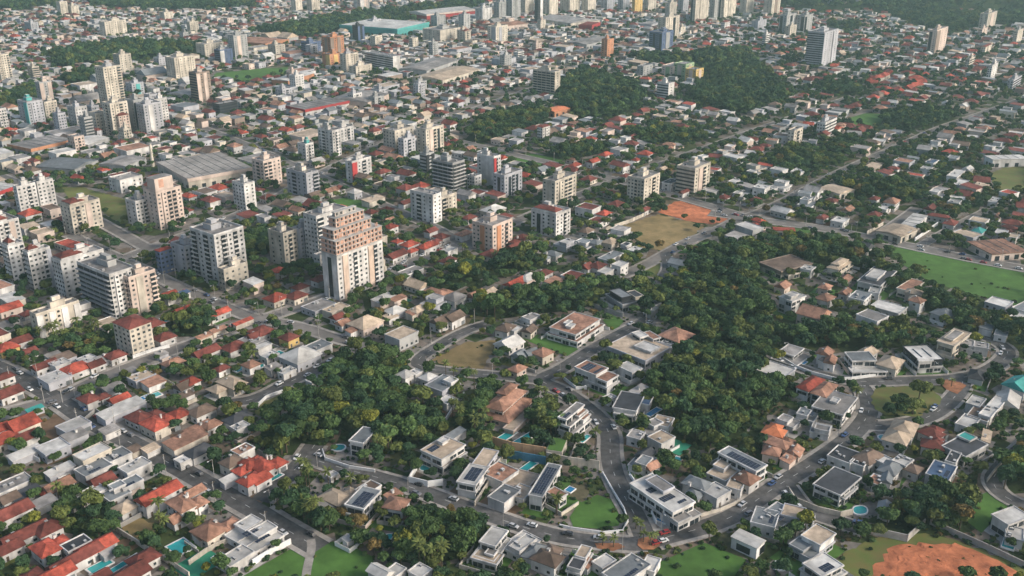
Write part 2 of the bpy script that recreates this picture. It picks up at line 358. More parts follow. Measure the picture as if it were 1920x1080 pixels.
# woods seen as closed canopy, in photo outline
WOODS = [pts(s) for s in [
    "1260,520 1290,482 1345,450 1400,440 1500,432 1560,440 1640,470 1700,505 1740,528 1820,572 1930,606 1930,640 1840,612 1760,580 1700,545 1640,500 1590,478 1530,485 1420,482 1410,505 1440,540 1440,600 1470,645 1460,670 1475,720 1460,745 1400,800 1370,830 1300,845 1260,815 1225,770 1205,730 1225,690 1290,655 1310,630 1270,595 1180,555 1165,530 1200,520",
    "1460,598 1490,600 1560,588 1640,600 1690,590 1720,630 1700,648 1600,652 1500,648 1460,645",
    "865,580 930,540 1005,522 1105,520 1130,548 1080,570 1000,582 935,597",
    "808,540 830,502 900,482 985,455 1035,452 1030,485 970,495 910,508 850,545",
    "615,665 660,640 730,642 770,655 745,690 740,720 790,735 830,745 815,780 830,812 770,840 720,850 640,790 610,830 570,852 500,850 485,800 500,785 535,760 605,705",
    "745,1045 765,965 805,915 900,935 920,985 885,1030 800,1060",
    "870,262 900,218 960,198 1005,192 1035,212 975,245 905,265", "1040,155 1100,122 1190,150 1210,185 1165,215 1090,222 1050,200",
    "1190,102 1260,97 1312,115 1255,124 1195,115", "1290,92 1400,88 1440,135 1480,190 1400,212 1320,200 1285,168 1350,150", "1000,288 1090,258 1150,268 1060,300",
    "1165,240 1240,230 1330,250 1290,268 1210,262", "1425,292 1480,265 1530,270 1540,308 1470,322", "1545,258 1600,245 1612,275 1560,288", "1570,335 1680,320 1740,352 1695,380 1610,362",
    "1650,210 1740,190 1790,215 1740,240 1660,235", "95,100 230,72 380,78 370,92 230,112 110,126", "110,150 195,117 220,128 130,160", "-10,185 60,152 72,182 -10,210",
    "470,60 600,32 780,10 900,-8 905,3 780,33 670,52 560,70", "160,-5 470,-12 480,15 300,18 180,10", "1620,2 1700,-12 1770,-5 1775,24 1930,18 1930,48 1830,44 1780,62 1700,42",
    "455,450 520,425 600,375 620,400 560,430 500,470 460,480", "90,650 160,612 215,615 210,650 150,668 95,675", "310,590 345,580 420,600 400,625 335,630",
    "985,745 1035,745 1060,790 1030,835 995,830 1005,790", "1680,920 1760,890 1820,905 1850,960 1820,990 1760,1005 1700,990 1620,960", "1480,915 1520,890 1540,925 1510,940",
    "1310,1050 1370,1030 1400,1070 1370,1095 1300,1090", "90,930 150,905 205,960 190,1010 110,985", "520,930 580,895 620,920 600,960 640,985 600,1005 520,985",
    "850,790 900,720 935,700 930,740 895,800 870,830", "1540,150 1600,150 1620,170 1560,180", "1550,40 1610,38 1615,52 1555,55",
    "-10,-10 130,-12 110,8 -10,20",
    "1870,850 1930,800 1930,920 1895,925 1875,905", "1660,745 1730,740 1745,760 1700,785 1665,775",
]]
def lowered(q):      # crowns stand above the ground they grow on: the upper edge of a wood's outline is tree tops
    ys = [y for _, y in q]; t, h = max(ys), max(ys) - min(ys)
    return [(x, y + min(.45 * h, .034 * (y + 215)) * (t - y) / h + 2) for x, y in q]
WOODG = [[G(x, y) for x, y in lowered(q)] for q in WOODS]
for i, q in enumerate(WOODG):
    mark(q, 4, i < len(WOODG) - 2); mb = MB(); mb.poly([(*t, .09 + .0007 * i) for t in q], "forest_floor"); structure("forest_floor", mb)
WOODNAMES = [("the broad wood at the centre", 0), ("the dark wood above the villa row", 1), ("the tree belt behind the mansion", 2), ("the yellowish bamboo grove", 3), ("the wooded gully by the triangular lot", 4), ("the tall wood by the roundabout", 5)]
# ------------------------------------------------------------------ apartment towers and other tall blocks
WALLWORD = {"s": "salmon", "w": "white", "c": "cream", "g": "grey", "p": "pinkish", "b": "brown", "o": "orange", "y": "ochre", "k": "black", "u": "dark blue", "t": "teal", "e": "green", "v": "dark red", "q": "pale grey"}
def facade(L, H, z0, bays, acc, wall, win, bal, pil, put, fh=2.9):
    """bays: one letter each, stretched over the face; put(u0,u1,out0,out1,z0,z1,builder,material) lays a box on it."""
    n = len(bays); bw = L / n; nf = max(1, int(round(H / fh))); f = H / nf
    for i, c in enumerate(bays):
        u0 = -L / 2 + i * bw; uc = u0 + bw / 2
        if c == "c": put(u0 + .02, u0 + bw - .02, 0, .55, z0, z0 + H, pil, acc)
        if c == "C": put(u0 + .02, u0 + bw - .02, 0, .9, z0, z0 + H, pil, wall)
        if c == "s": put(u0 + bw * .12, u0 + bw * .88, 0, .04, z0 + 1, z0 + H - 1, win, "glass")
        for k in range(nf):
            z = z0 + k * f
            if c in "wW":
                hw = min(bw * .42, .75 if c == "w" else 2.4); put(uc - hw, uc + hw, 0, .05, z + 1.0 + .15 * (k % 2) * 0, z + 2.25, win, "glass" if RS.rand() < .7 else "curtain")
            elif c == "C": put(uc - .65, uc + .65, .9, .95, z + 1.0, z + 2.2, win, "glass")
            elif c == "r": put(u0, u0 + bw, 0, .05, z + .95, z + 2.3, win, "glass")
            elif c == "b":
                put(u0 + .15, u0 + bw - .15, 0, 1.35, z + .02, z + .18, bal, wall); put(u0 + .15, u0 + bw - .15, 1.2, 1.35, z + .18, z + 1.05, bal, wall)
                put(u0 + .5, u0 + bw - .5, 0, .04, z + .2, z + 2.4, win, "glass")
            elif c == "B":
                put(u0, u0 + bw, 0, 1.5, z + .02, z + .5, bal, acc); put(u0 + .2, u0 + bw - .2, 0, .04, z + .5, z + 2.6, win, "wall_k")
TOWERS = []
def tower(xc, yb, xl, xr, yt, col, sl, sr, opt="", label=None, lm=None, name="apartment_tower", cat="apartment tower", ang=0, Hm=None):
    A = GRID + math.radians(ang); b, a = rot2(A), rot2(A + math.pi / 2); p0 = G(xc, yb)
    La = min(60, max(5, abs(len_along(p0, a, xl)))); Lb = min(60, max(5, abs(len_along(p0, b, xr))))
    H = Hm or max(6, height_at(p0, yt)); c = p0 + a * La / 2 + b * Lb / 2
    if yb > 240 and name == "apartment_tower":          # recessed balconies up the middle of many fronts
        if "b" not in sr.lower() and "." not in sr and len(sr) > 2 and RS.rand() < .8: k = len(sr) // 2; sr = sr[:k] + "b" + sr[k + 1:]
        if "b" not in sl.lower() and "." not in sl and len(sl) > 2 and RS.rand() < .5: k = len(sl) // 2; sl = sl[:k] + "b" + sl[k + 1:]
    wall = "wall_" + col[0]; acc = "wall_" + (col[1] if len(col) > 1 else col[0])
    grp = "apartment towers" if name == "apartment_tower" else "mid-height blocks of flats" if name == "apartment_block" else None
    r = root(name, c, A, cat, label, grp)
    near = yb > 330
    wb, win, bal, pil, top = MB(), MB(), MB(), MB(), MB()
    x0, x1, y0, y1 = -Lb / 2, Lb / 2, -La / 2, La / 2; zb = 0
    if "P" in opt:
        pb = MB(); pb.box(x0 - 4, x1 + 4, y0 - 4, y1 + 4, 0, 4.2, wall, "concrete"); pb.box(x0 - 4.2, x1 + 4.2, y0 - 4.2, y0 - 4.05, 1.2, 3, "glass"); pb.obj("podium", r); zb = 4.2
    wb.box(x0, x1, y0, y1, zb, H, wall, "roof_G")
    if "n" in opt:            # a notch: the middle of the lit face is stepped forward
        wb.box(x0 + Lb * .3, x0 + Lb * .7, y0 - 2.0, y0 + .5, zb, H + 1.2, wall, "roof_G")
    wo_ = wb.obj("wall", r)
    def putL(u0, u1, o0, o1, z0, z1, mb, m): mb.box(x0 - o1, x0 - o0 + .01, u0, u1, z0, z1, m)
    def putR(u0, u1, o0, o1, z0, z1, mb, m): mb.box(u0, u1, y0 - o1, y0 - o0 + .01, z0, z1, m)
    def putL2(u0, u1, o0, o1, z0, z1, mb, m): mb.box(x1 + o0 - .01, x1 + o1, u0, u1, z0, z1, m)
    HH = H - zb - .6
    facade(La, HH, zb, sl, acc, wall, win, bal, pil, putL); facade(Lb, HH, zb, sr, acc, wall, win, bal, pil, putR)
    facade(La, HH, zb, "".join("w" if q not in "r." else q for q in sl), acc, wall, win, bal, pil, putL2)
    for mb, nm in ((win, "window"), (bal, "balcony")): mb.obj(nm, wo_, "stuff")
    pil.obj("pilaster", wo_, "stuff")
    if "h" in opt: top.hip(x0 - .5, x1 + .5, y0 - .5, y1 + .5, H + .2, min(La, Lb) * .22, "roof_R" if "R" in opt else "roof_D"); top.obj("roof", r)
    else:
        for q in ((x0, x1, y0, y0 + .3), (x0, x1, y1 - .3, y1), (x0, x0 + .3, y0 + .3, y1 - .3), (x1 - .3, x1, y0 + .3, y1 - .3)): top.box(*q, H - .05, H + 1.0, wall)
        top.obj("parapet", r)
        lb = MB(); lw, ld = max(3, Lb * .34), max(3, La * .34); ox = RS.uniform(-.12, .12) * Lb; oy = RS.uniform(-.1, .15) * La
        if "o" not in opt:
            lb.box(ox - lw / 2, ox + lw / 2, oy - ld / 2, oy + ld / 2, H, H + 3.4, acc if "a" in opt else wall, "roof_G"); lb.box(ox - lw / 2 - .3, ox + lw / 2 + .3, oy - ld / 2 - .3, oy + ld / 2 + .3, H + 3.4, H + 3.7, wall, "roof_G"); lo_ = lb.obj("lift_house", r)
            tb = MB(); tb.box(ox - lw * .28, ox + lw * .28, oy - ld * .3, oy + ld * .3, H + 3.7, H + 6.0, acc if "a" in opt else wall, "roof_W"); tb.obj("water_tank", lo_)
        if "r" in opt:       # a tiled penthouse roof on part of the top
            rb = MB(); rb.hip(x0 + 1, x0 + Lb * .55, y0 + 1, y1 - 1, H + 2.0, 2.2, "roof_D"); rb.box(x0 + 1.5, x0 + Lb * .55 - .5, y0 + 1.5, y1 - 1.5, H, H + 1.9, wall); rb.obj("penthouse", r)
        for q in range(3):
            tb = MB(); X, Y = RS.uniform(x0 + 1.5, x1 - 1.5), RS.uniform(y0 + 1.5, y1 - 1.5); tb.box(X - .8, X + .8, Y - .6, Y + .6, H, H + 1.1, "metal"); tb.obj("roof_unit", r)
    mark(rect(c, A, Lb + 4, La + 4), 2); TOWERS.append(r)
    if not label: 
        hgt = "very tall" if H > 55 else "tall" if H > 36 else "mid-height" if H > 20 else "low"
        ft = "red tiled roof" if "h" in opt else "stacked balconies" if "b" in (sl + sr).lower() else "banded windows" if "r" in sl + sr else "coloured strips" if "c" in sl + sr and len(col) > 1 else "plain window rows"
        auto_label(r, "%s %s block of flats" % (hgt, WALLWORD[col[0]]), c, " with " + ft)
    if lm: landmark(lm, c)
    return r, (x0, x1, y0, y1, H)
T = tower
# --- near and middle
T(218, 599, 158, 265, 517, "wg", "BBBBB", "wCwwCb", "a", "white and tan apartment tower with dark scaffolded side beside the palm row", "the white and tan scaffolded tower")
T(252, 594, 240, 301, 523, "pc", "www", "wcwb", "", "pinkish tan wing with square windows adjoining the scaffolded white tower")
T(76, 637, 64, 156, 592, "cw", "w", "cwcwcyw"[:6] + "c", "", "low cream slab with white window strips behind the palm row", "the low cream slab", name="apartment_block", cat="block of flats")
T(251, 672, 220, 291, 618, "cw", "wwww", "wwww", "h", "six-storey cream block with red hipped roof on the street corner", "the cream block with a red hipped roof", name="apartment_block", cat="block of flats")
T(42, 409, 35, 77, 352, "wq", "w", "wwww", "", "paler western twin of two white towers by the scrubby field")
T(79, 398, 72, 109, 343, "wq", "w", "wwww", "", "eastern twin of two white towers by the scrubby field", "the white twin towers")
T(140, 441, 121, 195, 388, "cp", "www", "wbwcww", "r", "cream stepped tower with terracotta penthouse below the scrubby field")
T(261, 430, 242, 288, 380, "wg", "ww", "wwbw", "", "small white tower standing close by the tall pinkish tower")
t66 = T(302, 432, 278, 348, 362, "pw", "www", "wCbbw", "a", "tall pinkish tower with white balconies and brick-red crown", "the tall pinkish tower")
rb = MB(); x0, x1, y0, y1, H = t66[1]; rb.box(x0 + 2, x1 - 4, y0 + 3, y1 - 3, H, H + 9, "wall_p", "roof_G"); rb.box(x0 + 5, x0 + 9, y0 + 2.9, y0 + 3.0, H + 2, H + 8, "brick"); rb.obj("crown", t66[0])
T(8, 482, -22, 47, 420, "wp", "bb", "wbcw", "r", "white tower with brown balconies at the western edge")
T(28, 532, 15, 58, 463, "wq", "bwww", "wwb", "r")
T(66, 548, 56, 107, 476, "wq", "www", "wwwbc", "r", "white tower with a dark stack of balconies and tan flank")
T(126, 560, 108, 205, 492, "wq", "wwww", "wwwbww", "r", "big white tower with stepped white rooftop behind the scaffolded tower", "the big white tower with stepped roof")
T(305, 515, 298, 328, 472, "uw", "ww", "www", "hR", "slim bluish block under a bright red roof", name="apartment_block", cat="block of flats")
T(352, 517, 327, 378, 465, "qg", "w.w", "www", "", None)
T(412, 537, 368, 466, 443, "wq", "wbwb", "wbCbw", "a", "large white tower with balconies on every floor and a cluttered roof", "the large white balcony tower")
T(424, 547, 413, 468, 508, "cq", "ww", "wwww", "", "short beige block standing before the large white balcony tower", name="apartment_block", cat="block of flats")
T(462, 395, 440, 482, 347, "wq", "wwww", "ww", "", None)
T(228, 363, 207, 270, 340, "w", "..ww", "w.ww", "o", "low white building with blank walls beyond the scrubby field", name="apartment_block", cat="block of flats")
T(498, 352, 476, 530, 304, "pc", "wcw", "bbww", "", None)
T(577, 370, 540, 600, 327, "qc", "wwww", "wb", "a", None)
T(662, 344, 650, 698, 305, "wv", "w", "cwcw", "", "white tower with dark red panels among red roofs", "the white and dark red tower")
T(800, 330, 788, 815, 290, "gk", "rr", "crc", "", "slim dark grey tower with white edges")
T(850, 363, 813, 872, 308, "gw", "BBBB", "BBB", "", "dark tower ringed by white balcony bands", "the dark tower with white bands")
T(926, 351, 895, 939, 296, "wv", "..w", "cbw", "", "white tower with one dark red stripe", "the white tower with a red stripe")
T(890, 358, 876, 903, 333, "w", "www", "ww", "o", None, name="apartment_block", cat="block of flats")
T(946, 372, 925, 979, 331, "qg", "wsw", "wswsw", "", None)
T(813, 420, 771, 829, 368, "wq", "wwww", "ww", "o", "white slab with small square windows on its pale flank", "the white slab with small square windows")
T(829, 408, 810, 857, 372, "cw", "ww", "bCw", "", None)
T(536, 500, 508, 561, 440, "cq", "ww", "wCw", "", "beige tower with white rounded roof edge by the gully street")
T(567, 493, 553, 592, 432, "qw", "w", "wbbw", "", None)
T(600, 500, 576, 656, 408, "wq", "wwww", "bwwb", "", "bluish white tower standing behind the unfinished brick-topped tower")
T(602, 510, 590, 625, 482, "w", "ww", "www", "o", "small white block at the foot of the unfinished brick-topped tower", name="apartment_block", cat="block of flats")
T(924, 474, 886, 961, 426, "po", "wwcww", "wcwbw", "", "salmon block with an orange corner strip beside the bamboo grove", "the salmon block with orange strip")
T(1040, 390, 1017, 1080, 342, "cw", "w.w", "wCbbw", "", "cream tower with dark-edged roof north of the white tower with dark red roof", "the cream tower by the street")
T(1042, 447, 996, 1069, 404, "wq", "wwwsw", "wwCw", "r", "white tower with a dark red roof house near the tan field", "the white tower near the tan field")
T(1206, 384, 1175, 1235, 338, "cw", "wwCww", "wwww", "", "cream tower in two wings just west of the dirt lot", "the cream two-winged tower")
T(1300, 367, 1266, 1329, 318, "cp", "rrr", "wcsw", "", "beige tower with ribbon balconies beyond the dirt lot", "the beige tower beyond the dirt lot")
# --- the unfinished tower with its brick crown
r, (x0, x1, y0, y1, H) = T(637, 564, 609, 721, 482, "ws", ".s.", "wcwbwwcbw", "o", "large unfinished tower, pale with salmon strips below a stepped bare brick crown", "the unfinished brick-topped tower")
w_, d_ = x1 - x0, y1 - y0
bb, fl, ow, cp = MB(), MB(), MB(), MB()
tiers = [(x0 + .1, x1 - .1, y0 + .1, y1 - .1, H + .9, 8.7, "brick"), (x0 + 1.5, x1 - 6, y0 + 3, y1 - .5, H + 9.6, 5.6, "brick"), (x0 + 6, x1 - 9, y0 + 5.5, y1 - 1.5, H + 15.2, 5.6, "brick"), (x0 + 8, x1 - 13, y0 + 8, y1 - 3, H + 20.8, 3, "concrete")]
for (xa, xb, ya, yb_, za, hh, m) in tiers:
    bb.box(xa, xb, ya, yb_, za, za + hh, m, "concrete"); nf = int(hh / 2.8)
    for k in range(nf + 1): fl.box(xa - .45, xb + .45, ya - .5, yb_ + .45, za + k * 2.85 - .16, za + k * 2.85 + .17, "concrete")
    n = max(2, int((xb - xa) / 3.1))
    for i in range(n + 1): u = xa + i * (xb - xa - .4) / n; cp.box(u, u + .4, ya - .25, ya, za + .2, za + hh - .2, "concrete" if i % 2 else "wall_p")
    for k in range(nf):
        for i in range(n):
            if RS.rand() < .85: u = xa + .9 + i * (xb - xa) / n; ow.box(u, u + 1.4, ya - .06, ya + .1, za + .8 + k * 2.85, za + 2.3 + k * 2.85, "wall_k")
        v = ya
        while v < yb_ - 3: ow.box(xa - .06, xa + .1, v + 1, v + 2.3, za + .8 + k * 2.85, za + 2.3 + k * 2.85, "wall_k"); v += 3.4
for i in range(9): u = x0 + 1 + RS.uniform(0, w_ - 2); cp.box(u, u + .35, y0 + 1.2, y0 + 1.55, H + 9.7, H + 12, "brick")
for mb, nm, kd in ((bb, "brick_crown", None), (fl, "floor_slab", "stuff"), (ow, "opening", "stuff"), (cp, "column", "stuff")): mb.obj(nm, r, kd)
bz = MB()
for k in range(4): bz.box(x1, x1 + 2.2 + 1.1 * k, y0 + 2, y1 - 2, k * 0.01, 19 - 5 * k, "wall_c", "concrete")
bz.obj("base_buttress", r)
# --- far left
far = [
    (5, 158, -20, 26, 104, "cw", "www", "wCwb"), (82, 205, 74, 104, 156, "gp", "ww", "cwc"), (88, 223, 78, 111, 193, "c", "ww", "wwww"), (58, 236, 40, 87, 193, "qt", "cww", "wCww"),
    (5, 246, -16, 19, 206, "w", "ww", "www"), (146, 238, 131, 168, 203, "wq", "www", "wwww"), (206, 213, 190, 238, 128, "cq", "wwww", "wCwb"), (215, 256, 200, 247, 196, "cw", "wCw", "wCww"),
    (258, 247, 243, 276, 190, "gq", "w.w", "sww"), (276, 252, 262, 309, 198, "qw", "www", "wcww"), (296, 236, 287, 319, 188, "w", "ww", "wwww"), (332, 156, 315, 369, 110, "cq", "wwww", "wCwwC"),
    (374, 192, 360, 399, 138, "bp", "rrr", "cwow"[:2] + "cw"), (386, 111, 370, 422, 84, "c", "www", "wwww"), (442, 112, 431, 467, 68, "gp", "www", "wcww"), (415, 122, 404, 438, 95, "uw", "rr", "cww"),
    (200, 71, 190, 240, 42, "cp", "ww", "wCwCw"), (358, 63, 352, 374, 42, "cq", "w", "wCw"), (116, 31, 109, 130, 4, "cq", "ww", "ww"), (136, 30, 126, 150, 12, "cp", "ww", "ww"), (228, 138, 216, 250, 104, "c", "www", "www"),
    (556, 26, 547, 568, -3, "cq", "ww", "ww"), (586, 24, 576, 601, -5, "cp", "ww", "wCw"), (676, 20, 664, 691, -10, "pw", "wc", "cw"), (622, 116, 606, 647, 71, "ob", "wcw", "cwcw"), (620, 128, 605, 641, 103, "oy", "cyw"[:2], "wcw"),
    (650, 137, 639, 673, 103, "cq", "ww", "wwC"), (668, 143, 655, 698, 126, "c", "ww", "www"), (672, 79, 662, 684, 49, "ku", "rr", "crc"), (826, 82, 793, 863, 58, "cg", "wwww", "..www"), (820, 57, 808, 836, 31, "gq", "ww", "www"),
    (870, 57, 860, 882, 28, "gu", "ww", "ww"), (905, 41, 891, 923, 17, "w", "ww", "www"), (936, 38, 926, 949, 5, "gc", "ww", "wCw"), (960, 36, 949, 976, -6, "gc", "ww", "wCw"), (930, 80, 914, 952, 51, "cq", "cw", "wcww"),
    (518, 108, 504, 536, 86, "cp", "www", "www"), (582, 106, 566, 603, 81, "ug", "rrr", "wrw"), (626, 294, 599, 641, 247, "wg", "wwCw", "wsw"), (640, 277, 625, 665, 243, "wq", "www", "wwCw"), (742, 291, 720, 777, 247, "cq", "wwww", "wwww"),
    (800, 294, 782, 833, 244, "cp", "ww", "wcwsw"), (712, 188, 696, 727, 170, "q", "ww", "www"), (985, 29, 974, 1001, -8, "c", "ww", "www"), (1008, 48, 1002, 1017, -6, "kw", "r", "rc"), (1030, 30, 1018, 1046, -8, "cq", "ww", "www"),
    (1068, 26, 1050, 1087, -12, "cg", "ww", "wwww"), (1102, 24, 1090, 1117, -10, "cq", "w", "www"), (1138, 22, 1126, 1152, -12, "qc", "ww", "www"), (1190, 26, 1184, 1204, -6, "yc", "w", "ww"), (1168, 20, 1158, 1180, -4, "q", "w", "www"), (1215, 22, 1206, 1230, -10, "cq", "w", "www"),
    (1302, 44, 1293, 1327, -18, "cy", "ws", "wCw"), (1338, 38, 1329, 1347, -2, "gq", "w", "ww"), (1356, 37, 1344, 1378, -10, "cg", "ws", "wCw"), (1246, 79, 1232, 1272, 34, "cq", "ww", "wCsw"), (1240, 97, 1216, 1261, 62, "ug", "srsr", "wcw"),
    (1398, 30, 1386, 1412, -6, "cp", "w", "ww"), (1138, 109, 1127, 1150, 75, "op", "ww", "ww"), (1040, 179, 999, 1050, 136, "cw", "bbbbb", "w"), (1252, 188, 1231, 1263, 158, "wq", "rrr", "w"), (1538, 129, 1508, 1564, 62, "qc", "rrrr", "CwC"),
    (1750, 103, 1736, 1771, 58, "pb", "ws", "cww"), (1848, 57, 1833, 1869, 27, "cp", "ww", "wcw"), (1472, 66, 1459, 1490, 29, "gy", "ws", "wsw"), (1506, 63, 1491, 1521, 30, "gq", "sw", "sww"), (1445, 32, 1430, 1461, -12, "cb", "w", "wcw"),
    (1560, 19, 1550, 1572, -14, "gq", "w", "ww"), (1582, 19, 1572, 1592, -16, "c", "w", "ww"), (1608, 18, 1595, 1626, -10, "qc", "w", "www"), (1776, 20, 1764, 1790, -16, "g", "w", "ww"), (1804, 18, 1795, 1816, -14, "uc", "w", "ww"), (1834, 18, 1820, 1850, -14, "cq", "w", "www"), (1880, 18, 1853, 1908, -6, "cp", "ww", "wwww"),
    (310, 40, 300, 326, 24, "c", "w", "ww"), (60, 60, 48, 74, 44, "q", "w", "ww"), (250, 180, 238, 272, 158, "qt", "ww", "wcw"), (300, 130, 290, 318, 110, "qw", "ww", "www"), (575, 302, 560, 590, 272, "wt", "ww", "www"), (758, 300, 748, 780, 262, "qw", "ww", "www"),
    (1480, 70, 1470, 1492, 50, "c", "w", "ww"), (700, 55, 690, 716, 38, "q", "w", "ww"), (1255, 30, 1246, 1268, 6, "c", "w", "ww"), (1420, 58, 1408, 1436, 40, "q", "w", "ww"), (1280, 25, 1270, 1290, -4, "q", "w", "ww"),
]
farlm = {1538: "the pale ribbed tower in the green suburb", 1040: "the cream tower of balcony grids", 1240: "the dark blue glass block", 1138: None, 1750: "the pink and brown tower", 332: "the cream slab group by the stadium", 215: "the cream high-rise cluster", 374: "the brown banded tower", 622: "the orange towers", 82: "the slim grey tower in the west", 1302: "the tallest cream tower on the skyline", 1848: "the lone cream tower by the dark hill", 800: None, 742: None, 626: "the pale towers in mid town", 1008: "the slim black tower", 826: "the long beige block by the mall"}
for t in far:
    T(*t, "" if RS.rand() < .7 else "a", None, farlm.get(t[0]))
T(738, 137, 684, 751, 107, "wq", "rrrrrrr", "..", "o", "broad white office slab with long window bands in the town centre", "the white office slab", name="office_building", cat="office building", ang=-6)
T(413, 214, 400, 447, 197, "kw", "rr", "rrrr", "o", "low dark glass office near the brown banded tower", None, name="office_building", cat="office building")
for i, (xc, yb, xl, xr, yt, c) in enumerate([(1262, 148, 1240, 1283, 126, "pe"), (1284, 150, 1262, 1300, 122, "ec"), (1304, 155, 1284, 1318, 132, "yp")]):
    T(xc, yb, xl, xr, yt, c, "wcw", "wcw", "o", ["pinkish wing of the colourful low flats", "pale green wing of the colourful low flats", "ochre wing of the colourful low flats"][i], "the colourful low flats" if i == 1 else None, name="apartment_block", cat="block of flats")
# ------------------------------------------------------------------ halls, malls, shops: left, front and right roof corners in the photo
def hall(l, f, r3, h, roofm, wallm, label, lm=None, band=None, name="warehouse", cat="warehouse", form="g", ribs=True):
    pl, pf, pr = (G(*q, h) for q in (l, f, r3)); vb = pr - pf; Lb = np.hypot(*vb); A = math.atan2(vb[1], vb[0]); va = pl - pf; La = abs(va @ rot2(A + math.pi / 2))
    c = pf + rot2(A) * Lb / 2 + rot2(A + math.pi / 2) * La / 2; r = root(name, c, A, cat, label)
    x0, x1, y0, y1 = -Lb / 2, Lb / 2, -La / 2, La / 2
    mb = MB(); mb.box(x0 + .4, x1 - .4, y0 + .4, y1 - .4, 0, h - .1, wallm); mb.obj("wall", r)
    mb = MB()
    if form == "g": mb.hip(x0, x1, y0, y1, h + .2, min(Lb, La) * .06, roofm, .96)
    else: mb.box(x0, x1, y0, y1, h - .1, h + .4, roofm)
    ro_ = mb.obj("roof", r)
    if band:
        mb = MB(); mb.box(x0 - .12, x1 + .12, y0 - .3, y0 - .05, h - 2.0, h + .9, band); mb.box(x0 - .3, x0 - .05, y0 - .3, y1, h - 2.0, h + .9, band); mb.obj("fascia", r)
    mb = MB()
    for k in range(max(2, int(Lb / 9))): u = x0 + 3 + k * (Lb - 6) / max(2, int(Lb / 9)); mb.box(u, u + 3.4, y0 + .3, y0 + .45, .3, min(3.6, h - 1.2), "glass")
    for k in range(max(2, int(La / 9))): u = y0 + 3 + k * (La - 6) / max(2, int(La / 9)); mb.box(x0 + .3, x0 + .45, u, u + 3.0, .6, min(3.4, h - 1.2), "glass")
    mb.obj("window", r, "stuff")
    if ribs:
        mb = MB(); n = int(max(3, Lb / 7))
        for k in range(1, n): u = x0 + k * Lb / n; mb.box(u - .12, u + .12, y0 + 1, y1 - 1, h + .1, h + .62 if form != "g" else h + .3, "roof_S")
        mb.obj("roof_rib", ro_, "stuff")
    mark(rect(c, A, Lb + 4, La + 4), 2)
    if lm: landmark(lm, c)
    return r, (x0, x1, y0, y1)
HL = hall
HL((272, 308), (352, 337), (475, 315), 9, "roof_H", "wall_c", "great grey-roofed warehouse with red-edged cream walls", "the great grey warehouse", "wall_p", form="f")
HL((20, 270), (58, 281), (140, 262), 7, "roof_G", "wall_g", "flat grey store with a bright orange front", "the store with an orange front", "wall_o", "shop", "shop", "f")
HL((140, 262), (165, 272), (206, 258), 6, "roof_W", "wall_g", "pale ribbed shed beside the orange-fronted store", None, None)
HL((-25, 352), (-5, 362), (37, 348), 7, "roof_W", "wall_w", "white shop with a crimson fascia at the western edge", None, "wall_v", "shop", "shop", "f")
HL((537, 199), (572, 207), (655, 190), 8, "roof_G", "wall_w", "long flat store with crimson fascia in the town centre", "the store with a crimson fascia", "wall_v", "shop", "shop", "f")
HL((672, 40), (745, 55), (805, 42), 13, "roof_W", "wall_t", "shopping mall with white roof and teal walls", "the teal-walled mall", "wall_t", "shopping_mall", "shopping mall", "f", False)
HL((782, 20), (800, 28), (892, 18), 12, "roof_W", "wall_v", "long pale arena hall with red walls on the skyline", "the pale arena hall", "wall_p", "arena", "arena", "g", False)
HL((466, 72), (497, 83), (542, 74), 8, "roof_T", "wall_o", "hall under an orange roof by the western wood", None, "wall_o")
HL((912, 44), (935, 51), (990, 44), 8, "roof_T", "wall_p", "orange-roofed hall among the skyline towers", None, None)
HL((520, 146), (540, 152), (590, 137), 9, "roof_W", "wall_o", "stadium grandstand with white canopy and orange piers", "the stadium grandstand", None, "grandstand", "grandstand", "g", False)
HL((760, 125), (800, 133), (860, 112), 8, "roof_G", "wall_g", "broad grey roof complex beyond the white office slab", None)
HL((640, 178), (690, 192), (730, 176), 8, "roof_G", "wall_p", "low grey factory roof by the crimson-fascia store", None)
HL((790, 140), (830, 151), (900, 130), 7, "roof_N", "wall_c", "beige factory with long flat roof", None)
HL((1018, 205), (1040, 210), (1070, 203), 6, "roof_O", "wall_o", "long orange-roofed hall on the grove's edge", None)
HL((1045, 30), (1070, 44), (1125, 38), 8, "roof_G", "wall_c", "long grey hall below the skyline towers", None)
HL((1103, 40), (1110, 48), (1126, 42), 10, "roof_R", "wall_v", "square bright red store at the end of the grey hall", None, "wall_v", "shop", "shop", "f")
HL((1070, 78), (1100, 84), (1150, 72), 7, "roof_G", "wall_g", "flat grey depot by the orange tower", None)
HL((1250, 340), (1270, 350), (1325, 335), 4, "roof_W", "wall_w", "white flat shed behind the beige tower", None)
HL((1545, 350), (1575, 364), (1604, 356), 5, "roof_N", "wall_c", "long pale shed by the junction of the straight road", None)
HL((1690, 420), (1705, 438), (1740, 405), 5, "roof_W", "wall_w", "large white supermarket roof by the highway", "the white supermarket", None, "shop", "shop", "f")
HL((1660, 425), (1690, 445), (1722, 430), 5, "roof_N", "wall_c", "cream-fronted shop row on the highway", None)
HL((1795, 455), (1860, 478), (1930, 472), 5, "roof_T", "wall_p", "pinkish long market roof by the highway", "the pinkish market", None, "shop", "shop", "f")
HL((1855, 292), (1862, 300), (1930, 298), 7, "roof_W", "wall_w", "long white modern school at the eastern edge", None, None, "school", "school", "f")
HL((1440, 425), (1450, 432), (1492, 434), 5, "roof_R", "wall_c", "bright red shed roof by the highway bend", None)
HL((1370, 1006), (1420, 1030), (1437, 1014), 5, "roof_W", "wall_w", "pale ribbed long shed beside the green lawn", "the pale long shed", None)
HL((335, 170), (352, 180), (400, 168), 6, "roof_G", "wall_g", "grey depot below the brown banded tower", None)
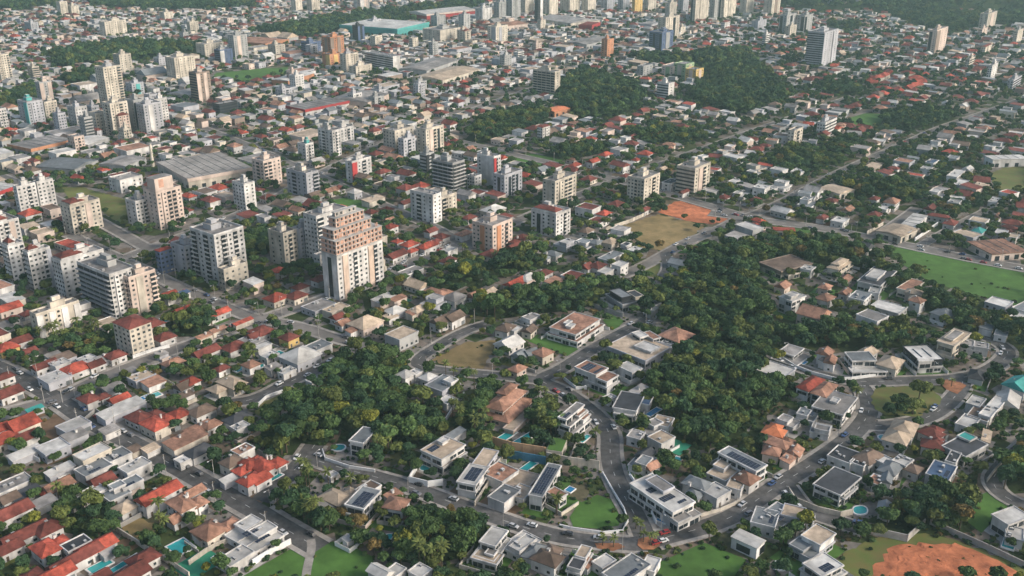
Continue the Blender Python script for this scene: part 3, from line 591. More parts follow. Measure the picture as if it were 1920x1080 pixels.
HL((205, 300), (235, 312), (275, 296), 6, "roof_G", "wall_g", "grey workshop roof near the great warehouse", None)
HL((100, 300), (140, 318), (185, 300), 6, "roof_S", "wall_g", "slate workshop roof south of the orange-fronted store", None)
# ------------------------------------------------------------------ houses
ROOFWORD = {"R": "bright red", "D": "dark red", "T": "terracotta", "N": "tan", "W": "white", "G": "grey", "K": "black", "S": "slate grey", "B": "brown", "O": "orange", "E": "teal", "U": "dark blue"}
wm = MB(); wm.box(-.8, .8, -.05, .06, 0, 1.3, "frame"); wm.box(-.7, .7, -.08, -.05, .1, 1.2, "glass"); WIN = wm.mesh("window")
dm = MB(); dm.box(-.6, .6, -.05, .05, 0, 2.2, "frame"); dm.box(-.5, .5, -.09, -.05, .02, 2.1, "bark"); DOOR = dm.mesh("door")
gm_ = MB(); gm_.box(-1.5, 1.5, -.05, .05, 0, 2.4, "metal"); gm_.box(-1.4, 1.4, -.1, -.05, .05, 2.3, "roof_S"); GAR = gm_.mesh("garage_door")
pm = MB(); pm.box(-.5, .5, -.8, .8, 0, .05, "metal"); pm.box(-.47, .47, -.77, .77, .05, .07, "panel"); PANEL = pm.mesh("solar_panel")
tm = MB(); tm.cyl(0, 0, .8, 0, 1.2, "tank_blue", 10); tm.cyl(0, 0, .85, 1.2, 1.4, "tank_blue", 10, .3); TANK = tm.mesh("water_tank")
cm = MB(); cm.box(-.35, .35, -.35, .35, 0, 1.9, "wall_w"); cm.box(-.45, .45, -.45, .45, 1.9, 2.05, "concrete"); CHIM = cm.mesh("chimney")
def roofparts(form, x0, x1, y0, y1, h, rm, wm_, rng):
    """-> builders for wall and roof, and further named ones"""
    W, R, X = MB(), MB(), []
    o = .7; w, d = x1 - x0, y1 - y0
    if form in "hg":
        W.box(x0 + o, x1 - o, y0 + o, y1 - o, 0, h, wm_); R.hip(x0, x1, y0, y1, h + .2, min(w, d) * .27, rm, 0 if form == "h" else .93)
        if form == "g":
            if w >= d: W.poly([(x0 + o, y0 + o, h), (x0 + o, (y0 + y1) / 2, h + d * .23), (x0 + o, y1 - o, h)], wm_)
            else: W.poly([(x0 + o, y0 + o, h), (x1 - o, y0 + o, h), ((x0 + x1) / 2, y0 + o, h + w * .23)], wm_)
        C = MB(); rise = min(w, d) * .27 + h + .2
        if w >= d: e = d / 2 * (1 if form == "h" else .07); C.box(x0 + e, x1 - e, (y0 + y1) / 2 - .18, (y0 + y1) / 2 + .18, rise - .1, rise + .12, rm)
        else: e = w / 2 * (1 if form == "h" else .07); C.box((x0 + x1) / 2 - .18, (x0 + x1) / 2 + .18, y0 + e, y1 - e, rise - .1, rise + .12, rm)
        X.append(("ridge_cap", C))
    elif form == "x":           # an L of two hips with a lower wing
        s = rng.choice((-1, 1)); xm = x0 + w * (.62 if s > 0 else .38)
        a0, a1 = (x0, xm) if s > 0 else (xm, x1)
        W.box(a0 + o, a1 - o, y0 + o, y1 - o, 0, h, wm_); R.hip(a0, a1, y0, y1, h + .2, min(a1 - a0, d) * .27, rm)
        b0, b1 = (xm - o, x1) if s > 0 else (x0, xm + o)
        yy = y0 + d * .3 if rng.rand() < .5 else y0 + .1; y2 = min(y1 - .1, yy + d * .62)
        hl = h * .8; W.box(b0 + o, b1 - o, yy + o, y2 - o, 0, hl, wm_); L = MB(); L.hip(b0 - 1.0, b1, yy, y2, hl + .15, min(b1 - b0 + 1, y2 - yy) * .27, rm); X.append(("wing_roof", L))
    elif form == "s":
        W.box(x0 + .3, x1 - .3, y0 + .3, y1 - .3, 0, h - .1, wm_); i = 0.8
        R.v.extend([(x0, y0, h), (x1, y0, h), (x1, y1, h + i), (x0, y1, h + i), (x0, y0, h + .18), (x1, y0, h + .18), (x1, y1, h + i + .18), (x0, y1, h + i + .18)])
        R.f.extend([(0, 1, 5, 4), (1, 2, 6, 5), (2, 3, 7, 6), (3, 0, 4, 7), (4, 5, 6, 7), (3, 2, 1, 0)]); k = R.mi(rm); R.m.extend([k] * 6)
        W.poly([(x0 + .3, y1 - .3, h - .1), (x0 + .3, y0 + .3, h - .1), (x0 + .3, y1 - .3, h + .7)], wm_)
    else:                       # flat: two stacked volumes with parapets
        big = form == "f"; h1 = h if not big else h * .55
        def vol(a0, a1, b0, b1, z0, z1):
            W.box(a0, a1, b0, b1, z0, z1, wm_)
            P_ = MB(); e = .3
            P_.box(a0 - .25, a1 + .25, b0 - .25, b1 + .25, z1, z1 + .3, wm_)
            for q in ((a0 - .25, a1 + .25, b0 - .25, b0 + .1), (a0 - .25, a1 + .25, b1 - .1, b1 + .25), (a0 - .25, a0 + .1, b0 + .1, b1 - .1), (a1 - .1, a1 + .25, b0 + .1, b1 - .1)): P_.box(*q, z1 + .3, z1 + .75, wm_)
            X.append(("parapet", P_)); R.box(a0 + .12, a1 - .12, b0 + .12, b1 - .12, z1 + .3, z1 + .36, rm)
        vol(x0, x1, y0, y1, 0, h1)
        if big:
            s = rng.randint(4); fx, fy = rng.uniform(.5, .75), rng.uniform(.5, .8)
            a0 = x0 if s % 2 else x1 - w * fx; b0 = y1 - d * fy if s < 3 else y0
            vol(a0 + .02, a0 + w * fx - .02, b0 + .02, b0 + d * fy - .02, h1 + .3, h)
    return W, R, X
HOUSES = []; VILLAS = []
def fit_windows(r, x0, x1, y0, y1, h, rng, ins=.7, z0=0, garage=True):
    for fl in range(max(1, int((h - z0 + .6) / 3))):
        z = z0 + fl * 3 + 1.0
        for side, L, off in ((0, y1 - y0, x0 + ins), (1, x1 - x0, y0 + ins), (2, y1 - y0, x1 - ins)):
            n = max(1, int((L - 1.5) / 3.4))
            for i in range(n):
                if rng.rand() < .18: continue
                t = (-.5 + (i + .5) / n) * (L - 2 * ins); s = rng.uniform(.7, 1.15)
                m, zz, sc = WIN, z, (s, 1, 1)
                if fl == 0 and z0 == 0 and i == 0 and side == 1: m, zz, sc = DOOR, .05, (1, 1, 1)
                if fl == 0 and z0 == 0 and i == n - 1 and side == 1 and n > 2 and garage: m, zz, sc = GAR, .05, (1, 1, 1)
                cxm, cym = (x0 + x1) / 2, (y0 + y1) / 2
                loc, rz = ((off, cym + t, zz), -math.pi / 2) if side == 0 else ((cxm + t, off, zz), 0) if side == 1 else ((off, cym + t, zz), math.pi / 2)
                link(m.name.split(".")[0], m, r, loc, rz, sc)
um = MB(); um.box(-.6, .6, -.45, .45, 0, .9, "metal"); um.box(-.5, .5, -.35, .35, .9, .96, "frame"); UNIT = um.mesh("roof_unit")
def extras(r, x0, x1, y0, y1, h, form, fl, rng):
    w, d = x1 - x0, y1 - y0
    if form in "fF":
        for i in range(rng.randint(0, 4)): link("roof_unit", UNIT, r, (x0 + w * rng.uniform(.15, .85), y0 + d * rng.uniform(.15, .85), h + .36), rng.choice((0, 1.57)), (rng.uniform(.8, 1.8), rng.uniform(.8, 1.5), rng.uniform(.5, 1.1)))
    elif rng.rand() < .45: link("chimney", CHIM, r, (x0 + w * rng.uniform(.3, .7), y0 + d * rng.uniform(.55, .75), h + .2), 0, (1.4, 1.4, .9))
    if "s" in fl:
        nx, ny = max(2, int(w * .5 / 1.1)), max(1, int(d * .3 / 1.75)); zb = h + (.42 if form in "fF" else .9 + min(w, d) * .1)
        for i in range(nx):
            for j in range(ny):
                link("solar_panel", PANEL, r, (x0 + w * .25 + i * 1.06, y0 + d * .22 + j * 1.7, zb + (j * .45 if form not in "fF" else .02 * j)), 0)
    if "t" in fl: link("water_tank", TANK, r, (x0 + w * .7, y0 + d * .7, h + (.36 if form in "fF" else .5)))
    if "c" in fl: link("chimney", CHIM, r, (x0 + w * .6, y0 + d * .62, h + (.3 if form in "fF" else .4)))
def house(c, A, w, d, roof, wall, h, form, fl="", label=None, lm=None, rng=RS, name="house"):
    r = root(name, c, A, "house" if name == "house" else "villa", label, "houses in the neighbourhood" if name == "house" else "modern villas")
    x0, x1, y0, y1 = -w / 2, w / 2, -d / 2, d / 2
    W, R, X = roofparts(form, x0, x1, y0, y1, h, "roof_" + roof, "wall_" + wall, rng)
    W.obj("wall", r); ro_ = R.obj("roof", r)
    for nm, mb in X: mb.obj(nm, r if nm == "wing_roof" else ro_)
    fit_windows(r, x0, x1, y0, y1, h if form != "f" else h * .55, rng, 0 if form in "fF" else .7)
    extras(r, x0, x1, y0, y1, h, form, fl, rng)
    mark(rect(c, A, w + 2, d + 2), 2); HOUSES.append(r)
    if not label:
        sh = {"h": "hipped-roof", "g": "gable-roofed", "x": "L-shaped", "s": "lean-to", "f": "stepped flat-roofed", "F": "flat-roofed"}[form]
        sz = "large" if w * d > 210 else "small" if w * d < 85 else ""
        ww = {"w": "white", "c": "cream", "g": "grey", "p": "pinkish", "y": "ochre", "b": "brown", "q": "pale grey", "k": "black", "o": "orange"}.get(wall, "pale")
        tl = " with solar panels" if "s" in fl else " with a blue tank" if "t" in fl else ""
        auto_label(r, ("%s %s %s house" % (sz, ROOFWORD[roof], sh)).strip(), c, tl or " with %s walls" % ww)
    if lm: landmark(lm, c)
    return r
def villa(l, f, r3, h, blocks, label, lm=None, solar=None, fl="", rng=RS):
    """left, front and right roof corners in the photo; blocks: u0 v0 u1 v1 z0 z1 wall roof on the unit footprint (u to the right-back, v to the left-back)"""
    pl, pf, pr = (G(*q, h) for q in (l, f, r3)); vb = pr - pf; Lb = np.hypot(*vb); A = math.atan2(vb[1], vb[0]); La = abs((pl - pf) @ rot2(A + math.pi / 2))
    c = pf + rot2(A) * Lb / 2 + rot2(A + math.pi / 2) * La / 2; r = root("villa", c, A, "villa", label, "modern villas")
    for b in blocks.split(";"):
        u0, v0, u1, v1, z0, z1, wl, rf = b.split(); u0, v0, u1, v1, z0, z1 = map(float, (u0, v0, u1, v1, z0, z1))
        x0, x1, y0, y1 = (u0 - .5) * Lb, (u1 - .5) * Lb, (v0 - .5) * La, (v1 - .5) * La
        W = MB(); W.box(x0, x1, y0, y1, z0, z1, "wall_" + wl); W.obj("storey_wall", r)
        if rf in "RDTNB" and z1 - z0 > 2 and rf != "N": 
            R = MB(); R.hip(x0 - .6, x1 + .6, y0 - .6, y1 + .6, z1 + .2, min(x1 - x0, y1 - y0) * .25, "roof_" + rf); R.obj("roof", r)
        elif rf == "H": R = MB(); R.hip(x0 - .6, x1 + .6, y0 - .6, y1 + .6, z1 + .2, min(x1 - x0, y1 - y0) * .2, "roof_N"); R.obj("roof", r)
        elif rf == "L": R = MB(); R.box(x0 + .2, x1 - .2, y0 + .2, y1 - .2, z1, z1 + .1, "lawn"); R.obj("roof_garden", r)
        elif rf != "-":
            R = MB(); R.box(x0 - .5, x1 + .5, y0 - .5, y1 + .5, z1, z1 + .35, "wall_" + wl)
            for q in ((x0 - .5, x1 + .5, y0 - .5, y0 - .1), (x0 - .5, x1 + .5, y1 + .1, y1 + .5), (x0 - .5, x0 - .1, y0 - .1, y1 + .1), (x1 + .1, x1 + .5, y0 - .1, y1 + .1)): R.box(*q, z1 + .35, z1 + .7, "wall_" + wl)
            so_ = R.obj("roof_slab", r); S = MB(); S.box(x0 - .08, x1 + .08, y0 - .08, y1 + .08, z1 + .35, z1 + .42, "roof_" + rf.upper()); S.obj("roof_covering", so_)
        for k in range(int((z1 - z0 + .4) / 2.9)):
            z = z0 + 2.9 * k
            for (L, side) in ((x1 - x0, 1), (y1 - y0, 0), (y1 - y0, 2)):
                n = max(1, int(L / 4.2))
                for i in range(n):
                    if rng.rand() < .2: continue
                    g = MB(); t0 = -L / 2 + (i + .1) * L / n; t1 = -L / 2 + (i + .9) * L / n; za, zb = z + (.3 if rng.rand() < .5 else .95), z + 2.4
                    cx, cy = (x0 + x1) / 2, (y0 + y1) / 2
                    if side == 1: g.box(cx + t0, cx + t1, y0 - .06, y0, za, zb, "glass"); g.box(cx + (t0 + t1) / 2 - .05, cx + (t0 + t1) / 2 + .05, y0 - .1, y0 - .06, za, zb, "frame")
                    elif side == 0: g.box(x0 - .06, x0, cy + t0, cy + t1, za, zb, "glass"); g.box(x0 - .1, x0 - .06, cy + (t0 + t1) / 2 - .05, cy + (t0 + t1) / 2 + .05, za, zb, "frame")
                    else: g.box(x1, x1 + .06, cy + t0, cy + t1, za, zb, "glass")
                    g.obj("window", r)
    if solar:
        for b in solar.split(";"):
            u0, v0, u1, v1, z = map(float, b.split()); x0, x1, y0, y1 = (u0 - .5) * Lb, (u1 - .5) * Lb, (v0 - .5) * La, (v1 - .5) * La
            for i in range(max(1, int((x1 - x0) / 1.1))):
                for j in range(max(1, int((y1 - y0) / 1.7))): link("solar_panel", PANEL, r, (x0 + .6 + i * 1.08, y0 + .9 + j * 1.66, z + .45))
    mark(rect(c, A, Lb + 2, La + 2), 2); VILLAS.append((c, A, Lb, La))
    if lm: landmark(lm, c)
    return r, (c, A, Lb, La)
def zc(ox, oy, *q): return [(ox + x / 4, oy + y / 4) for x, y in q]
V = lambda o, a, b, c, *k, **kk: villa(*zc(*o, a, b, c), *k, **kk)
M0, M1, M2, M3, M4 = (960, 540), (960, 810), (480, 810), (1440, 540), (1440, 810)
# the estate's own villas
V(M1, (1005, 335), (1250, 640), (1415, 560), 7, "0 0 1 1 0 3.2 w G;.02 .12 .98 .98 3.3 7 w W;.45 .5 .9 .85 7.2 8.6 q G;.0 0 .55 .25 3.3 4.3 w G", "huge white terraced mansion with stepped flat roofs inside the road bend", "the huge white terraced mansion", solar=".15 .35 .75 .5 7;.15 .62 .75 .75 7;.5 .2 .95 .28 7")
V(M1, (225, 235), (130, 475), (225, 495), 6.5, "0 0 1 1 0 3 w -;0 0 1 1 3.1 6.5 w S", "long narrow white villa under a full solar roof beside the corner lawn", "the long solar-roofed villa", solar=".05 .06 .95 .94 6.5")
V(M1, (240, 470), (355, 505), (410, 470), 4.5, "0 0 1 1 0 4.5 w t", "white annexe with a flat terracotta roof by the corner lawn")
V(M0, (340, 985), (460, 1010), (590, 900), 9.5, "0 0 1 1 0 3.2 w G;.0 .25 1 1 3.3 6.4 w G;.0 .5 1 1 6.5 9.5 w G;.62 .05 1 .5 3.3 5.6 w t;.55 .3 .98 .55 6.5 7.5 w t", "white three-level villa stepping down to the curved street", "the white three-level stepped villa", solar=".05 .6 .4 .95 9.5")
V(M0, (490, 590), (715, 690), (800, 640), 8, "0 0 1 1 0 3.2 w G;0 .35 1 1 3.3 8 w t;.02 .02 .98 .33 3.3 6.4 w t;.3 .3 .7 .42 3.3 7 b -", "white cubic villa with solar panels on two roof bays above the curve", "the white cubic solar villa", solar=".08 .62 .92 .95 8;.08 .4 .92 .55 8")
V(M0, (285, 290), (490, 370), (690, 240), 6.5, "0 0 1 1 0 3.2 w t;.05 .1 .95 .95 3.3 6.5 w t;.2 .4 .35 .55 6.9 8 w W;.3 .6 .45 .7 6.9 8 w W", "large white mansion under a broad pinkish flat roof", "the pinkish flat-roofed mansion")
V(M0, (665, 460), (1000, 550), (1190, 450), 4.5, "0 0 1 1 0 4.5 q N;.35 .1 .7 .5 4.8 6 w W", "sprawling low villa with a long beige flat roof by the wood", "the sprawling beige-roofed villa")
V(M0, (890, 345), (1000, 400), (1110, 370), 6.5, "0 0 1 1 0 3.4 w W;0 .4 .5 1 3.5 6.5 w W;.55 0 1 .8 3.5 6 w t", "white villa of small cubes with one terracotta roof at the lane end")
V(M0, (1150, 330), (1250, 410), (1370, 350), 6, "0 0 1 1 0 6 w -;0 0 1 1 3 6 w T", "white villa with a rust-red hipped roof against the wood", "the white villa with a rust-red roof")
V(M0, (620, 70), (830, 130), (1010, 90), 4.5, "0 0 1 1 0 4.5 g K;.1 .2 .5 .9 4.8 7.2 k S;.6 .1 .9 .6 4.8 6.6 c K", "dark modern villa of black slabs at the wood's edge", "the dark slab villa")
V(M0, (790, 590), (900, 640), (970, 610), 4.5, "0 0 1 1 0 4.5 w W", "white pavilion with a plain flat roof beside the teal pool deck")
V(M2, (1265, 125), (1400, 215), (1575, 105), 7, "0 0 1 1 0 3.3 w N;.0 .05 .98 .98 3.4 7 w N;.55 .6 .8 .8 7.2 8.6 w W", "white walled villa with a cream roof and solar patch over a blue pool", "the walled villa with a blue pool", solar=".1 .6 .5 .95 7")
V(M2, (1535, 345), (1645, 405), (1825, 150), 6.5, "0 0 1 1 0 3.2 w G;0 0 .5 1 3.3 6.5 w W;.5 .1 1 .9 3.3 6.2 q N", "narrow white villa with panels facing the street below the tan mansion", "the narrow white villa", solar=".08 .15 .45 .85 6.5")
V(M2, (700, 520), (800, 590), (930, 450), 6.5, "0 0 1 1 0 3.2 w S;.05 .0 1 1 3.3 6.5 w S", "white two-storey villa with rooftop solar between a tan and a terracotta house", solar=".1 .1 .9 .8 6.5")
V(M2, (955, 560), (1095, 590), (1150, 510), 7, "0 0 1 1 0 7 w T;0 -.25 .8 0 0 3 p T", "white tall narrow villa with terracotta hipped roof and rear patio pool", "the tall narrow terracotta villa")
V(M2, (745, 30), (800, 90), (900, -10), 7, "0 0 1 1 0 7 w S;.1 .3 1.1 1.1 0 4 w W;.5 -.35 1.3 .1 0 5 w T", "white villa of staggered wings beside the round pool", "the white villa by the round pool")
V(M2, (1655, 860), (1780, 920), (1910, 760), 6.5, "0 0 1 1 0 3.2 w W;.3 .2 1 1 3.3 6.5 w W;.1 .1 .3 .5 3.3 4.6 w G", "big white flat-roofed villa south of the roundabout wood", "the big white southern villa")
V(M2, (1640, 920), (1800, 1000), (1850, 930), 3.4, "0 0 1 1 0 3.4 w N", "low cream terrace house in front of the big white villa")
V(M3, (1025, 445), (1135, 550), (1312, 540), 7, "0 0 1 1 0 3.2 w G;0 0 1 1 3.6 7 k W;-.05 -.06 .5 0 3.3 7.3 w W", "white and black villa with two long dark skylights facing the oval park", "the black and white villa", solar=".2 .2 .35 .9 7;.6 .2 .75 .9 7")
V(M3, (1270, 405), (1390, 440), (1515, 345), 7, "0 0 1 1 0 7 c N;.2 .3 .8 .8 7.2 8 c G", "boxy beige villa with flat roof by the eastern lane", "the boxy beige villa")
V(M3, (75, 75), (180, 105), (280, 65), 9, "0 0 1 1 0 9 w W;.1 .2 .6 .7 9.2 11 w W", "white three-storey villa rising from the wood", "the white three-storey villa in the wood")
V(M3, (570, 490), (640, 560), (815, 555), 6, "0 0 1 1 0 3 w W;0 .1 1 1 3.1 6 w S;-.15 -.45 1.3 0 0 2.6 w W", "white villa with grey panelled roof in the curved row", "the grey-panelled white villa")
V(M3, (390, 830), (560, 960), (665, 830), 5.5, "0 0 1 1 0 5.5 w G;.4 .4 .6 .6 5.8 6.6 w W", "pale grey flat-topped villa on the inner corner opposite the oval park", "the pale grey corner villa")
V(M3, (215, 745), (300, 775), (420, 690), 6.5, "0 0 1 1 0 6.5 w R", "white villa with a red tiled roof next to the park junction", "the red-roofed villa by the park junction")
V(M3, (330, 780), (430, 820), (520, 730), 6, "0 0 1 1 0 6 w T", "white villa with a terracotta roof beside the red-roofed one")
V(M4, (360, 385), (540, 480), (690, 350), 5.5, "0 0 1 1 0 3 w -;0 0 1 1 3 5.5 w K;.15 -.08 .75 0 0 3 w W", "white villa with a broad black roof edged in white", "the villa with a broad black roof")
V(M4, (1330, 100), (1480, 190), (1640, 100), 5, "0 0 1 1 0 5 w K;.7 .5 1 1 5.2 6 w E", "large villa with black roof and a sunken teal pool terrace", "the black-roofed villa with a roof pool")
V(M4, (110, 860), (330, 900), (500, 770), 6.5, "0 0 1 1 0 3 q S;.35 0 1 .85 3.1 6.5 w N;0 .4 .4 1 3.1 4.6 g S", "pale villa with one tan and one slate roof below the dead-end street", "the tan and slate villa")
V(M4, (220, 1000), (420, 1100), (590, 1010), 6, "0 0 1 1 0 3 w W;.0 .1 .9 .9 3.1 6 w W", "white villa with solar panels by the red dirt lot", "the white dirt-lot villa", solar=".2 .15 .7 .5 6")
V(M4, (1730, 610), (1800, 700), (1960, 640), 6, "0 0 1 1 0 6 w W", "white cubic villa by the eastern bend", "the white eastern-bend villa")
V(M3, (30, 500), (210, 560), (330, 470), 3.2, "0 0 1 1 0 .6 w G;.3 .3 .9 .9 .7 3.2 w G", "low white villa with a curved white forecourt at the row's end", "the curved-forecourt white villa")
V(M1, (1550, 160), (1830, 300), (1905, 255), 6.5, "0 0 1 1 0 3.2 w G;0 0 1 1 3.3 6.5 w S", "long white villa bar with black solar roof above the curve", "the long white bar villa", solar=".1 .05 .8 .9 6.5")
V(M1, (425, 985), (510, 1030), (600, 880), 5.5, "0 0 1 1 0 3 w W;0 0 .4 .9 3.1 5 w K;.5 .1 1 .8 3.1 5.5 w N", "white villa of joined cubes just below the round orange island", "the white cubes below the round island")
V((1440, 270), (415, 930), (530, 940), (640, 870), 7, "0 0 1 1 0 3 c N;.05 .05 .95 .95 3.1 6 c H;.2 .2 .8 .8 6.6 8 c H", "round-fronted two-tier villa with tan tile roofs on the ridge", "the two-tier tan villa on the ridge")
V((1440, 270), (-90, 900), (100, 960), (330, 900), 5, "0 0 1 1 0 5 c -;0 0 1 1 3 5 b B;.1 -.2 .8 0 0 3 c N", "sprawling ridge villa with a dark brown roof and a terrace", "the sprawling dark-roofed ridge villa")
V((1440, 270), (700, 1010), (840, 1070), (960, 960), 5.5, "0 0 1 1 0 5.5 w K;.2 .3 .7 .8 5.8 7.4 w W", "white villa with black flat roof among the ridge trees")
V((1440, 270), (960, 1090), (1060, 1110), (1170, 1040), 5, "0 0 1 1 0 5 c t", "cream villa with a brown-pink roof near the green strip")
V(M0, (770, 880), (930, 930), (990, 810), 5, "0 0 1 1 0 5 w K;-.1 .1 0 .9 0 3 w W;.6 -.35 1.1 0 0 4 w U", "round-edged white villa with black roof and blue pool terrace", "the round-edged black-roofed villa")
V(M1, (265, 115), (375, 150), (415, 55), 4.5, "0 0 1 1 0 4.5 c L", "square lawn-topped beige terrace block under the stepped villa")
# tan stepped mansion above the pool court
r, (c, A, Lb, La) = V((480, 540), (1790, 830), (1890, 960), (2080, 790), 7, "0 0 1 1 0 3.4 p T;.1 .3 1 1 3.5 7 p T;.5 .6 .95 .95 7.8 9.8 p T;-.15 -.35 .6 0 0 2.2 p N", "pinkish-tan mansion of many tiled roofs over a pool terrace", "the tan tiled mansion")
